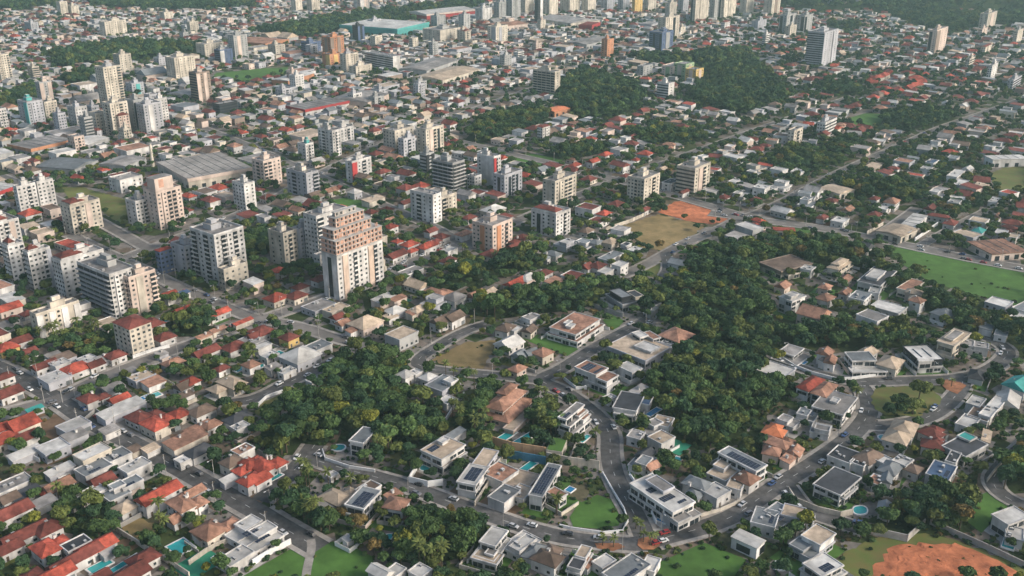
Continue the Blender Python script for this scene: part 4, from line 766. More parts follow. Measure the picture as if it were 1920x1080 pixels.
# every other house, tile by tile (four-times enlarged pixels): x y w d roof wall height form flags turn
HDATA = {(0, 810): """30 30 12 10 R c 3.5 h|190 20 10 8 D w 3.5 g|395 110 11 10 W q 4 F|190 155 14 6 W q 3.2 s|690 150 13 8 W c 6.5 F|870 170 10 8 S w 4 F s|700 265 12 9 S w 4.2 F s|1010 250 11 7 W w 4.5 F|760 345 10 8 D b 3.2 g|970 375 9 6 S w 4 F s|860 425 9 8 S w 5 f|640 470 15 6 W w 3.4 F|930 550 8 8 N w 3.6 h|1190 445 18 8 R w 6 g|1400 500 13 12 T w 6.5 x c|1345 615 10 7 T w 3.6 g|1620 690 17 11 T c 4 x|1860 725 13 12 W w 4.5 f s|1770 930 11 7 W w 3.5 F|90 385 14 8 G w 3.5 F|190 455 12 6 K g 3.2 s|430 385 12 8 T w 3.4 g|345 440 5 4 R w 3 h|450 280 12 5 W q 3.2 s|90 575 14 9 D w 4 g|180 745 18 8 D w 4 g|350 705 10 9 D w 4 h|385 830 13 11 R w 4.4 x|570 835 9 6 K w 4 F|720 840 14 8 R w 4 g|560 930 20 7 D w 4.2 g|1070 930 11 8 D w 3.8 h|810 890 6 4 G q 3 s|400 1050 14 8 R w 4 g|960 1050 14 9 D w 4 g|720 1075 10 6 D w 4 g|230 1070 9 8 D w 3.6 h|1390 50 18 9 T c 3.6 s|1490 125 12 8 K w 4 h|1390 195 8 5 W w 3.4 F|1735 205 9 8 B c 5 h|1820 130 8 6 T w 5 F|1830 265 9 7 R w 4 h|1890 205 11 9 R w 5 x|1880 340 10 8 R w 5 h|1730 345 9 4 W q 3 s|1000 130 7 5 B c 3 s|560 20 10 7 G q 3.6 s|60 480 8 7 B w 3.4 g|330 520 9 6 G w 3.2 s|1450 430 9 6 T w 4 g|1130 120 7 5 N w 3 s|60 850 10 7 D w 3.6 g|1540 760 8 5 B w 3.2 s""",
(0, 540): """45 430 11 10 R y 4 h|60 135 14 9 R p 4 g|205 180 8 7 D w 3.5 h|150 380 11 8 D w 3.5 g|90 215 7 6 D w 3.5 h|215 460 8 6 D w 3.5 g|330 565 13 7 D w 4 g|445 560 8 7 W w 4.5 F|410 665 12 11 W q 4 F|560 590 14 11 R w 3.8 h|475 515 11 8 B q 3.6 s|650 530 8 7 W q 3.6 F|710 560 9 7 D w 3.6 g|860 490 10 9 D w 4 h|775 525 8 6 G q 3.4 s|1230 355 11 9 D w 4 h|1370 155 11 7 R w 4 g|1265 35 10 6 R c 4 g|1330 50 16 4 U w 4 s|1620 180 17 7 R w 4 g|1640 310 10 4 T c 3.2 s|1530 360 9 4 T c 3.2 s|1825 250 13 3 R c 3.2 s|1540 465 15 8 D w 4.2 g|1755 425 13 10 D w 4 h|1870 385 9 8 G q 3.6 F|1905 345 9 7 D w 4 g|1295 545 11 8 T w 3.8 h|1060 660 11 8 N q 3.6 F|1150 700 10 8 T w 3.4 s|850 740 10 6 G q 3 s|700 800 13 10 D w 4 x|890 815 10 6 R w 3.6 g|1430 685 8 8 R w 4 h|1370 725 8 8 B w 3.4 g|1700 710 15 14 N c 4.6 x c|910 900 22 8 W q 4 s|1080 935 15 12 D w 4 x|1200 985 15 13 R c 5 x c|1335 930 9 9 R c 4 h|1510 905 12 9 B w 4 h|1780 965 12 9 K w 4 h|1800 1035 7 5 W w 4 F|60 770 12 9 D w 4 g|160 1000 13 12 R c 4.4 g|10 1030 9 8 R w 4 h|550 1025 12 9 W q 3.6 F|1500 1050 14 7 T c 3.4 s|260 905 8 3 E q 3 s|1580 1010 9 7 T w 3.6 h|820 1060 8 6 G w 3.4 s|30 650 9 7 D w 4 h|1390 800 8 5 B w 3.2 s|20 280 9 8 G q 3.4 s|1210 490 6 5 G q 3 s|980 620 7 6 G q 3 s|400 500 8 5 G w 3 s|1880 560 8 8 T w 4 h|1660 590 8 6 D w 3.6 h""",
(480, 540): """150 60 13 11 R c 4 h|300 45 12 10 D c 4 h|40 310 12 12 D w 4 h|245 355 9 9 D y 4.5 h|330 490 17 16 W q 5 h|470 430 11 9 S w 4.5 F|470 130 16 12 G q 3.4 F|610 205 8 7 D w 3.6 g|820 245 17 14 N p 4.4 h|600 150 14 8 N c 4 F|960 75 15 8 W p 4 s|1065 75 11 5 T p 3.4 s|1040 155 11 9 W q 4 h|1220 145 12 8 N p 4 h|1330 80 12 10 W q 6 f|1490 55 13 11 G w 4.6 h|1650 40 12 9 T w 4 g|1390 230 13 9 B w 5 g c|1480 205 13 9 B w 5 g|1870 285 11 9 B w 4.5 h|1120 635 8 8 W w 4.5 h|1290 655 8 7 W w 4 h|1195 630 5 5 W w 4 F|1400 715 14 11 S q 5 F|1460 690 5 5 W w 7 F|1435 840 7 6 W w 3.5 F|1310 840 8 5 B w 3 g|40 430 9 6 W w 3.2 F|430 690 6 5 W w 3 F|1180 180 8 6 T c 3.6 s|650 250 8 7 T w 3.6 g|730 310 9 5 T w 3.4 s|740 250 7 7 D w 3.4 h|1010 210 8 6 N w 3.4 s|130 590 8 6 G w 3.4 s|230 620 8 5 W w 3.2 F|100 500 8 6 W w 3.4 F|1750 20 10 7 N w 4 g|20 400 7 6 G w 3.4 s""",
(960, 540): """230 470 10 9 T c 5 h|140 470 8 7 S w 4.4 g|60 490 8 8 S w 4 g|40 590 9 7 T p 3.8 h|130 300 9 7 B c 4 g|150 205 12 8 G w 4.5 f|10 300 7 7 W w 4 F|1060 1035 11 9 G w 4.5 f|1130 1000 9 8 N w 4 F|960 765 11 6 G q 3.4 s|730 820 5 4 W w 3 F|1180 400 8 6 W w 4 F|1060 120 8 5 K g 3.4 F|1050 160 10 4 S g 3.4 s""",
(480, 810): """80 215 14 12 R w 4.6 x c|20 330 9 8 R w 4 g|630 450 14 12 N w 4.4 x|560 530 11 7 G q 3.6 s|30 770 14 10 W w 4.6 f s|930 1030 6 9 W w 5 g|1030 1050 8 5 W w 3.6 F|840 420 9 6 B w 4 F|690 800 4 3 W w 2.8 s|1860 465 11 8 S w 4.5 F|1830 300 11 11 T w 4 F|1480 20 14 4 S w 4 s|1030 470 7 5 T w 4 s|1230 1040 6 6 W w 4 F|570 320 4 3 W w 2.6 F""",
(960, 810): """980 190 11 8 S w 5 f|1000 150 9 6 K w 4 g|1045 240 7 6 T w 3.6 g|1120 40 9 8 N w 5 F|930 20 7 6 G w 4 F|1370 390 13 11 S w 4.6 x|1530 440 9 8 W w 4.4 F|1590 270 12 9 N w 4 f|1760 330 9 9 T w 4.8 h|1680 390 8 6 N w 4 F|1900 640 11 9 S w 4.6 F s|70 800 13 9 W w 5 f|175 880 10 8 S w 4 h|290 900 13 11 B w 4.8 x|690 970 7 5 W w 3.6 F|860 1030 16 9 S w 4.4 F s|560 980 6 4 T w 3 s|1040 990 8 5 W w 3.4 F|940 1000 5 4 D w 3 s|70 450 9 7 N w 3.4 F|50 350 12 13 N p 2.4 F""",
(1440, 810): """570 170 11 10 K w 4 F|690 220 7 6 K w 4 F|760 170 13 9 B w 4.5 h|850 200 6 7 W w 4.5 F|920 255 11 8 S w 4.5 h|1010 215 7 6 W w 5 F|1090 260 7 7 B w 4 h|900 310 13 5 S w 4 g|810 360 7 5 T w 3.4 F|1300 290 13 9 U w 4.6 F s|1390 190 10 4 K w 5 F|1240 60 13 10 D w 4.4 x|970 25 12 11 N w 4.4 h|70 615 13 9 S w 4.5 f s|190 600 8 8 N q 5 F|1640 30 12 4 N w 3.4 s|880 560 9 6 S w 3.4 g|200 130 8 7 T p 3.4 g|90 50 12 12 T p 4.4 x|30 130 8 8 T p 4 h|150 200 7 5 T p 3.2 s|1850 760 8 6 W w 3.6 F|1300 90 7 5 W w 3.2 F""",
(1440, 540): """430 470 8 8 T w 6 g|470 530 9 6 T w 5 g|440 540 7 6 K w 4 s|920 545 14 11 N c 4.6 h|750 465 10 8 N w 4 g|1530 410 11 9 G w 4.4 f|1600 430 7 7 G w 4.5 F|430 60 11 9 T w 5 h|690 60 13 9 S w 6 F s|580 20 10 6 T w 4 g|1090 30 13 10 N p 5 x|1120 80 8 8 T w 6.5 h|1330 170 15 11 S w 4.6 x|1570 640 11 8 K g 3.2 h|300 930 9 8 S w 4.6 f s|400 1030 9 8 G w 4.4 f|60 1045 13 10 O w 4.6 x|1020 1035 14 11 N w 4.2 h|1250 1060 13 10 D w 4.2 x|1690 890 24 5 W w 5 F -18|1600 940 14 9 B w 3.6 F|1800 830 14 11 W w 3.6 g|1890 710 14 12 E w 5 g|60 615 14 14 W q 3 F|800 20 8 6 W w 4 F|700 560 7 4 N w 3 s|1500 1000 12 7 W w 3.4 F|160 980 8 8 G w 4 f|1560 850 10 6 W w 4 F|1640 290 9 7 S w 3.8 s|1750 340 8 6 W w 3.4 F""",
(1440, 270): """300 930 8 7 W w 5 F|580 1000 10 7 T c 4 g|760 870 8 7 K w 4 h|110 1050 10 8 T p 4 g|430 1060 9 7 T p 4 h|300 420 15 11 S w 7 f|480 410 12 9 D c 4.5 x|600 480 12 7 T c 4 g|410 540 11 7 D w 4 h|540 570 12 9 W w 4 F|800 520 11 9 D w 4 h|930 420 14 10 T w 6.5 h|880 470 17 7 W w 4 F|800 400 9 7 D w 5 h|1270 360 16 11 W w 6 f|1400 430 9 8 W w 5.5 F|1370 580 12 9 D w 4 h|1220 470 13 8 D w 4 g|1580 640 11 8 E w 4 h|1750 660 11 7 W q 4 F|1840 690 9 6 N w 4 F|1410 220 26 8 W w 6 F|1450 290 20 8 W q 4 F|1600 310 15 10 N w 4 s|1700 420 16 6 W w 4 F|1720 530 9 6 T w 4 g|1190 180 10 8 W w 5 F|1230 130 14 7 U w 6 F|1390 100 13 8 S w 5 F|1500 180 13 8 W w 4 g|790 165 22 10 N c 3.6 s|950 155 9 6 W w 4 h|230 200 15 9 W w 4 F|100 290 16 12 W w 6 f|20 330 10 8 W w 5 F""",
(960, 270): """400 720 12 11 W q 6 f|530 740 14 11 S w 5 f|640 720 12 8 S q 5 x|740 720 11 9 N c 5 h|860 760 10 8 K w 5 f|920 790 9 6 W w 5 F|290 820 13 11 S w 5 x|640 900 11 9 D w 5 h|560 910 9 8 D w 4.5 g|740 840 18 8 S w 5 F|810 900 9 7 W w 7 F|700 950 10 6 W w 5 F|230 960 14 8 D w 4.5 h|120 990 15 9 W p 4.5 h|30 1030 16 9 R w 4 g|1250 880 9 12 S w 3.6 g|470 150 13 8 R w 4 h|610 120 13 8 R w 5 g|700 70 14 9 R w 5 h|740 350 12 9 D w 4.5 x|780 440 13 10 D c 4.5 h|690 510 11 9 R w 4.5 h|560 640 11 8 B w 4 h|1000 480 11 6 D w 4 h|1290 350 12 5 D w 4 g|60 700 16 10 D w 4.5 x|20 760 13 9 D w 4.5 g|1130 180 9 7 N c 5 g|1000 210 12 7 S w 4 F|1190 280 15 8 K w 6 F|850 230 9 7 D w 4 h|930 110 8 7 R w 5 h|1590 390 10 8 D w 4 h|1720 360 14 8 W w 5 f|1820 410 12 8 D w 4 h|1870 320 11 10 W w 8 F|1670 270 15 8 W w 5 f|1820 200 12 9 W w 6 f""",
(480, 270): """1010 610 10 8 R w 4.5 h|1150 740 12 9 R w 4.5 h|1290 750 17 9 R w 4.5 h|1370 690 15 10 D w 4.5 x|1310 640 10 7 D w 4.5 g|1060 720 7 7 R w 4.5 h|1050 820 16 9 D w 4 g|1440 860 12 8 D w 4 h|1160 950 15 8 G w 5 F|1170 790 9 6 R w 3.6 h|170 935 9 8 R w 4.5 h|480 1000 11 8 D w 4 h|330 1060 10 8 D w 4 h|860 500 9 9 D c 4 h|980 480 9 9 D c 4 h|1850 540 16 10 D w 5 h|1780 480 18 13 W c 5 h|1560 660 13 8 T w 4.5 h|90 390 12 9 D w 4 h|1000 560 9 6 T w 4 g|1120 430 11 7 D w 4 g|880 410 18 9 N c 4.5 s|740 350 10 9 W q 5 h|560 340 12 8 T c 4.5 g|620 320 9 8 D w 4.5 h|1680 690 9 6 N w 4 F|1600 540 11 8 D w 4 h|950 200 14 9 D w 5 h|1620 610 9 7 T w 4 g|1450 790 10 6 W w 4 F"""}
DEEP = []
for (ox, oy), txt in HDATA.items():
    for row in txt.split("|"):
        t = row.split(); x, y, w_, d_ = map(float, t[:4]); rf, wl, h, form = t[4], t[5], float(t[6]), t[7]
        fl = "".join(q for q in t[8:] if q.isalpha()); ang = sum(float(q) for q in t[8:] if not q.isalpha())
        px, py = ox + x / 4, oy + y / 4; c = G(px, py, h + (1 if form in "hgx" else .3))
        A = GRID + math.radians(ang) + (RS.uniform(-.25, .25) if px > 900 and py > 540 else RS.uniform(-.04, .04))
        house(c, A, w_, d_, rf, wl, h, form, fl)
print("houses by hand", len(HOUSES))
# ------------------------------------------------------------------ pools, courts, yards, walls
POOLS = {(0, 540): "1060 838 9 3.5 b|1150 812 7 4 a|1400 985 6 4.5 o|1815 608 8 3 a|1240 240 5 6 a", (0, 810): "750 1010 8 4 a|915 1003 13 2.6 a|1355 868 7 8 a|720 478 7 2.6 a|1240 648 3 3 o|1640 940 4 3 b",
 (480, 540): "20 590 5 5 o|160 497 6 4 a|90 640 4 3 a", (480, 810): "110 357 10 3.6 a|620 122 5 5.5 o|1275 275 4.5 5 o|985 798 5 4 o|1885 30 9 4 a", (960, 540): "45 955 4.5 5 a|930 635 6 4 a|1060 935 9 3 b",
 (960, 810): "90 55 14 3.6 a|120 265 9 3.4 a|435 437 3.6 3 b|1225 228 8 3 a|545 55 7 2.4 a|1140 650 6 4 b", (1440, 810): "880 50 5 6 o|690 592 6 5 o|100 1005 6 5 o|1600 90 7 4 a|1810 830 9 4 a", (1440, 540): "270 565 4 2 b|1200 600 4 2 b", (1440, 270): "1290 130 10 5 b"}
for (ox, oy), s in POOLS.items():
    for t in s.split("|"):
        x, y, w_, d_, k = t.split(); w_, d_ = float(w_), float(d_); c = G(ox + float(x) / 4, oy + float(y) / 4)
        r = root("swimming_pool", c, GRID + RS.uniform(-.1, .1), "swimming pool", None, "garden swimming pools"); wt = "water_blue" if k == "b" else "water"
        D, Wt, St = MB(), MB(), MB(); n = 18
        if k == "o":
            a = [(w_ / 2 * math.cos(6.2832 * i / n) * (1 + .15 * math.cos(6.2832 * i / n * 2 + 1)), d_ / 2 * math.sin(6.2832 * i / n)) for i in range(n)]
        else: a = [(-w_ / 2, -d_ / 2), (w_ / 2, -d_ / 2), (w_ / 2, d_ / 2), (-w_ / 2, d_ / 2)]; n = 4
        Wt.poly([(*q, .42) for q in a], wt)
        e = 1.2 if k == "o" else 1.16
        for i in range(n):
            p, q = a[i], a[(i + 1) % n]; P2, Q2 = (p[0] * e, p[1] * e), (q[0] * e, q[1] * e)
            D.poly([(*P2, .5), (*Q2, .5), (*q, .5), (*p, .5)], "white_paint"); D.poly([(*P2, 0), (*Q2, 0), (*Q2, .5), (*P2, .5)], "white_paint"); D.poly([(*p, .5), (*q, .5), (*q, .40), (*p, .40)], "white_paint")
        Wt.obj("water", r); D.obj("coping", r)
        St.box(w_ / 2 + .2, w_ / 2 + .28, -.3, -.25, .5, 1.2, "metal"); St.box(w_ / 2 + .2, w_ / 2 + .28, .25, .3, .5, 1.2, "metal"); St.box(w_ / 2 + .2, w_ / 2 + .28, -.3, .3, 1.15, 1.22, "metal"); St.obj("ladder", r)
        mark(rect(c, GRID, w_ + 3, d_ + 3), 2); auto_label(r, {"o": "rounded turquoise pool", "a": "rectangular turquoise pool", "b": "rectangular deep blue pool"}[k], c, " with white edge")
for x, y, w_, d_, m, nm in [(373, 1058, 15, 12, "court", "sports_court"), (755, 565, 9, 7, "court", "sports_court"), (1267, 838, 11, 10, "court", "sports_court"), (975, 905, 9, 12, "soil", "patio"), (228, 1028, 10, 9, "soil", "patio"), (890, 897, 30, 4, "soil", "patio"), (1046, 832, 8, 7, "lawn", "lawn")]:
    c = G(x, y); mb = MB(); q = rect(c, GRID, w_, d_); mb.poly([(*t, .19) for t in q], m); structure(nm, mb); mark(q, 3, True)
# paved or planted yards round the houses
yk = 0
for r in HOUSES:
    yk += 1; bw = r.children[0].dimensions; w_, d_ = bw[0] + RS.uniform(4, 9), bw[1] + RS.uniform(4, 9)
    if w_ < 6: w_, d_ = 15, 14
    z = .012 + .0006 * (yk % 180); mb = MB(); q = rect(np.array(r.location[:2]) + RS.uniform(-1.5, 1.5, 2), r.rotation_euler[2], w_, d_); m = RS.choice(["pave", "pave", "concrete", "lawn", "soil", "verge"])
    mb.poly([(*t, z) for t in q], m); structure("lawn" if m in ("lawn", "verge") else "paved_yard", mb)
for c, A, w_, d_ in VILLAS:
    yk += 1; mb = MB(); q = rect(c + RS.uniform(-1.5, 1.5, 2), A, w_ + RS.uniform(5, 10), d_ + RS.uniform(5, 10)); m = RS.choice(["pave", "concrete", "lawn", "pave", "lawn"]); mb.poly([(*t, .012 + .0006 * (yk % 180)) for t in q], m); structure("lawn" if m == "lawn" else "paved_yard", mb)
def wall_run(pl, h, m, label, th=.3):
    p = [G(x, y) for x, y in pl]; c = np.mean(p, 0); r = root("garden_wall", c, 0, "garden wall", label)
    for a, b in zip(p[:-1], p[1:]):
        L = np.hypot(*(b - a)); A = math.atan2(*(b - a)[::-1]); mb, cp = MB(), MB()
        mb.box(0, L, -th / 2, th / 2, 0, h, m); k = max(1, int(L / 4))
        for i in range(k + 1): mb.box(i * L / k - .2, i * L / k + .2, -th / 2 - .08, th / 2 + .08, 0, h + .12, m)
        cp.box(-.02, L + .02, -th / 2 - .05, th / 2 + .05, h, h + .1, m)
        for q, nm in ((mb, "wall_panel"), (cp, "coping")): o = q.obj(nm, r); o.location = (a[0] - c[0], a[1] - c[1], 0); o.rotation_euler = (0, 0, A)
    if label and len(label.split()) < 8: landmark("the " + label, c)
    if not label: auto_label(r, ("tall " if h > 3.5 else "") + {"white_paint": "white", "concrete": "grey concrete", "wall_c": "cream", "wall_p": "pinkish", "tan_wall": "tan", "blue_wall": "blue"}[m] + " garden wall", c)
for o, s, h, m, lb in [
    ((1440, 810), "150,450 200,530 370,600 540,640 630,620", 2.6, "wall_c", "curved cream garden wall along the dead-end street"), ((1440, 810), "790,770 1040,825 1170,705", 3.2, "concrete", "angled pale concrete wall above the red dirt lot"),
    ((1440, 810), "1215,695 1380,770 1650,890 1920,1020", 2.6, "concrete", "long straight concrete wall behind the red dirt lot"), ((960, 810), "260,220 420,255 650,285", 4.5, "wall_c", "tall beige retaining wall below the stepped villa"),
    ((480, 810), "-20,1000 100,925 260,845", 2.6, "white_paint", "ribbed white wall along the park lawn"), ((480, 810), "500,150 520,215 700,275 890,305", 1.6, "white_paint", "low white wall around the round-pool garden"),
    ((480, 810), "1260,190 1150,380 1290,415 1400,400", 3, "white_paint", "white wall around the blue-pool villa garden"), ((480, 810), "960,920 1060,790 1150,640", 2.6, "concrete", "grey wall beside the tall narrow terracotta villa"),
    ((960, 810), "360,715 440,735 680,770 830,755 868,680 840,590 760,460 680,320", 1.4, "white_paint", "low white wall curving round the corner lawn"), ((1440, 540), "40,495 200,600 330,650 500,695 620,692 860,660", 1.8, "white_paint", "long curved white wall fronting the villa row"),
    ((960, 810), "-60,190 80,215 250,245", 4, "blue_wall", "blue painted wall behind the tan pool court"), ((0, 810), "880,750 1100,890 1300,1010 1420,1090", 2.4, "wall_c", None), ((0, 810), "880,735 1060,640", 2.2, "concrete", None), ((0, 810), "1420,1000 1560,900 1800,790", 2.2, "wall_c", None), ((480, 540), "1390,1060 1480,910 1560,810", 2.2, "white_paint", None),
    ((480, 540), "1680,1070 1700,960 1720,880", 5, "tan_wall", "tall tan wall down the side of the tiled mansion"), ((960, 810), "-250,80 0,150 250,190", 5, "tan_wall", "tan retaining wall under the mansion's pool terrace"), ((0, 540), "1000,530 1150,480 1270,450", 2, "white_paint", None),
    ((0, 540), "640,1000 720,930 860,1040", 2, "concrete", None), ((1440, 540), "1120,220 1250,275 1310,290", 2.2, "white_paint", None), ((1440, 810), "1920,70 1700,300 1640,380", 2.2, "concrete", None), ((960, 270), "700,650 880,590 1060,510", 2.4, "wall_c", "cream wall along the tan sports field"),
    ((960, 540), "390,690 480,760 560,760", 1.6, "white_paint", None), ((0, 810), "0,110 170,160 300,230", 2.2, "white_paint", None), ((960, 540), "550,120 700,180 830,220", 2.6, "concrete", None), ((1440, 270), "740,680 860,610", 2.6, "wall_c", None), ((1440, 270), "1100,730 1270,610", 2.6, "white_paint", None),
    ((480, 810), "1640,560 1760,380 1850,200", 2.4, "wall_c", None), ((960, 810), "880,330 960,450 1080,690", 1.8, "white_paint", None), ((960, 810), "1420,640 1560,600 1700,540", 1.8, "wall_c", None), ((480, 540), "0,905 80,830 250,770", 1.8, "white_paint", None)]:
    wall_run([(o[0] + x / 4, o[1] + y / 4) for x, y in pts(s)], h, m, lb)

# low walls round the lots
HW = list(VILLAS)
for r in HOUSES: bx = [v[:] for v in r.children[0].bound_box]; HW.append((np.array(r.location[:2]), r.rotation_euler[2], max(v[0] for v in bx) * 2, max(v[1] for v in bx) * 2))
for c, A, w_, d_ in HW:
    if RS.rand() < .35: continue
    w_ += RS.uniform(3, 7); d_ += RS.uniform(3, 8); q = rect(c, A, w_, d_); q = q + q[:1]; segs = []
    for a, b in zip(q[:-1], q[1:]):
        n = b - a; L = np.hypot(*n); n = n / L; m = np.array([-n[1], n[0]]) * .4
        if not busy([a - m, b - m, b + m, a + m], (1, 2)): segs.append((a, b))
    if not segs: continue
    hgt = RS.uniform(1.5, 2.2); m = RS.choice(["white_paint", "wall_c", "concrete", "white_paint", "wall_p"]); t = root("garden_wall", c, 0, "garden wall", None, "garden walls round the lots")
    for a, b in segs:
        mb, cp = MB(), MB(); L = np.hypot(*(b - a)); mb.box(0, L, -.12, .12, 0, hgt, m); cp.box(-.02, L + .02, -.18, .18, hgt, hgt + .08, "concrete")
        for i in range(int(L / 3.5) + 1): mb.box(i * 3.5 - .16, i * 3.5 + .16, -.17, .17, 0, hgt + .1, m)
        o = mb.obj("wall_panel", t); o.location = (a[0] - c[0], a[1] - c[1], 0); o.rotation_euler = (0, 0, math.atan2(*(b - a)[::-1])); cp.obj("coping", o)
    auto_label(t, {"white_paint": "low white", "concrete": "low grey", "wall_c": "low cream", "wall_p": "low pinkish"}[m] + " garden wall", c)
# the red-roofed estate far off in the green suburb
for i in range(17):
    a = i / 17 * 6.283; c = G(1678 + 42 * math.cos(a) + RS.uniform(-5, 5), 160 + 17 * math.sin(a) + RS.uniform(-1.5, 1.5))
    if not busy(rect(c, a, 12, 12), (1, 2)): house(c, a + RS.uniform(-.2, .2), RS.uniform(14, 22), RS.uniform(10, 13), "R", "c", 5, RS.choice(["h", "g", "x"]))
# ------------------------------------------------------------------ the rest of the town: lots along the street grid
FILLH = []
ZONES = [(70, 60, .55, .2), (300, 80, .5, .25), (700, 30, .4, .25), (900, 100, .8, .12), (1150, 90, .7, .2), (1500, 120, .42, .42), (1750, 140, .55, .28), (1850, 250, .5, .3), (1600, 220, .5, .34), (1250, 250, .5, .36), (1100, 300, .6, .26),
    (450, 150, .8, .15), (200, 220, .8, .16), (600, 220, .85, .12), (100, 330, .75, .17), (400, 330, .8, .17), (700, 330, .72, .28), (850, 400, .7, .2), (1250, 330, .5, .4), (1500, 370, .55, .35), (1800, 400, .5, .35), (450, 520, .55, .3), (800, 480, .6, .25), (1150, 480, .5, .35),
    (200, 450, .7, .15), (100, 700, .5, .3), (300, 850, .5, .3), (700, 600, .6, .25), (1100, 650, .6, .25), (1600, 520, .8, .12), (1500, 520, .8, .1), (1690, 560, .8, .14), (1800, 600, .7, .2), (1050, 490, .85, .12), (950, 560, .7, .12), (1500, 800, .8, .22), (1800, 850, .75, .3), (1300, 950, .75, .25), (900, 950, .6, .4), (950, 500, .75, .2), (850, 610, .7, .2), (1100, 480, .8, .15), (1700, 720, .8, .2), (1600, 1000, .8, .2), (1180, 880, .8, .2)]
ZX = np.array([z[:2] for z in ZONES]); ZP = np.array([z[2:] for z in ZONES])
def zone(px, py): d = np.hypot(ZX[:, 0] - px, (ZX[:, 1] - py) * 1.6) + 30; wt = 1 / d ** 3; return (ZP * wt[:, None]).sum(0) / wt.sum()
RCOL = {"red": ("R", "D", "D", "D", "D", "T", "B", "G", "W", "N", "B", "G", "D"), "grey": ("G", "G", "G", "N", "N", "T", "S", "W", "D", "B", "G", "W", "S"), "estate": ("W", "W", "G", "N", "T", "S", "W", "K", "N"), "green": ("D", "W", "T", "G", "W", "D", "D", "R", "N", "B", "S", "G")}
def ingrid(c):
    u, v = c @ rot2(GRID), c @ rot2(GRID + math.pi / 2); return u, v
cand = []
for pas, (su, sv) in enumerate(((46, 40), (15.5, 19.0))):
    n = 90 if pas == 0 else 260
    for i in range(-n, n):
        for j in range(-n, n):
            u, v = 900 + i * su, 900 + j * sv
            if pas == 1: u += 9 * (i // 7); v += 10 * (j // 2)
            c = rot2(GRID) * u + rot2(GRID + math.pi / 2) * v
            if c[1] < 292 or c[1] > 2950: continue
            px, py = P(*c)
            if px < -25 or px > 1945 or py < -12 or py > 1095: continue
            hp, tp = zone(px, py)
            if pas == 0:
                if py > 330 or hp < .65 or RS.rand() > .24: continue
                w_, d_ = RS.uniform(16, 34), RS.uniform(13, 26); A = GRID + RS.uniform(-.05, .05)
            else:
                if RS.rand() > hp + .25: continue
                w_, d_ = (RS.uniform(11, 14.5), RS.uniform(11, 17)) if px > 700 and py > 440 else (RS.uniform(8.5, 13.5), RS.uniform(9.5, 16)); A = GRID + (RS.uniform(-.3, .3) if px > 1150 else RS.uniform(-.05, .05))
            c = c + RS.uniform(-1.2, 1.2, 2)
            if busy(rect(c, A, w_ + .5, d_ + .5)): continue
            mark(rect(c, A, w_ + 1, d_ + 1), 2)
            pal = "estate" if py > 540 and px > 680 or py > 440 and px > 1350 else "red" if py > 330 and px < 1150 else "green" if px > 1150 else "grey"
            if pas == 1 and py < 330 and px < 1150 and RS.rand() < .38: pal = "red"
            cand.append((np.hypot(*c), c, A, w_, d_, RS.choice(RCOL[pal]), pas, py))
cand.sort(key=lambda q: q[0])
print("lots", len(cand), "houses so far", len(HOUSES))
n_ind = max(0, 298 - len(HOUSES)); town = MB(); shed = 0
for dd, c, A, w_, d_, rf, pas, py in cand:
    wl = RS.choice(["w", "w", "c", "g", "q", "p", "w"] if dd < 1000 else ["w", "c", "g", "q", "p", "g", "q", "b"])
    if pas == 0:
        h = RS.uniform(5, 9); W, R, X = roofparts(RS.choice(["g", "s", "F", "F"]), -w_ / 2, w_ / 2, -d_ / 2, d_ / 2, h, "roof_" + RS.choice(["G", "W", "G", "N", "S", "W", "T"]), "wall_" + wl, RS)
    else:
        form = RS.choice(["h", "g", "x", "F", "s", "g", "h"]) if rf in "RDTB" else RS.choice(["F", "f", "F", "s", "g"]); h = RS.choice([3.6, 4.2, 6.4]) if form != "f" else 6.5
        if n_ind > 0:
            n_ind -= 1; house(c, A, w_, d_, rf, wl, h, form, RS.choice(["", "", "t", "c", "s"])); continue
        W, R, X = roofparts(form, -w_ / 2, w_ / 2, -d_ / 2, d_ / 2, h, "roof_" + rf, "wall_" + wl, RS)
    if dd < 1900:
        g = MB(); k = int(w_ / 3.5); q = .05 if pas == 0 or form in "fF" else -.65
        for i in range(k): t = -w_ / 2 + (i + .5) * w_ / k; g.box(t - .7, t + .7, -d_ / 2 - q, -d_ / 2 - q + .1, 1, 2.3, "glass")
        k = int(d_ / 3.5)
        for i in range(k): t = -d_ / 2 + (i + .5) * d_ / k; g.box(-w_ / 2 - q, -w_ / 2 - q + .1, t - .7, t + .7, 1, 2.3, "glass")
        X = X + [("w", g)]
    for b in [W, R] + [x for _, x in X]: town.add(b, c, A)
o = town.obj("distant_housing", None, "stuff"); o["label"] = "dense far roofs of low houses and sheds between the towers"
# mid-height blocks scattered in the far town
nb = 0
for t in range(900):
    if nb >= 62: break
    px, py = RS.uniform(0, 1920), RS.uniform(-5, 300) if RS.rand() < .8 else RS.uniform(0, 90)
    hp, tp = zone(px, py); c = G(px, py)
    if RS.rand() > (hp - .3) * 1.6: continue
    w_ = RS.uniform(14, 24)
    if busy(rect(c, GRID, w_, w_), (1, 3, 4)): continue
    s = .004 * (py + 215); wd = w_ * s
    tower(px, py, px - wd * .35, px + wd * .5, py - RS.uniform(10, 22) * s, RS.choice(["w", "c", "g", "q", "cp", "wq", "cg", "p"]), RS.choice(["ww", "www"]), RS.choice(["www", "wCw", "rrr", "wbw"]), RS.choice(["", "a", "o", "h"]), name="apartment_block", cat="block of flats"); nb += 1

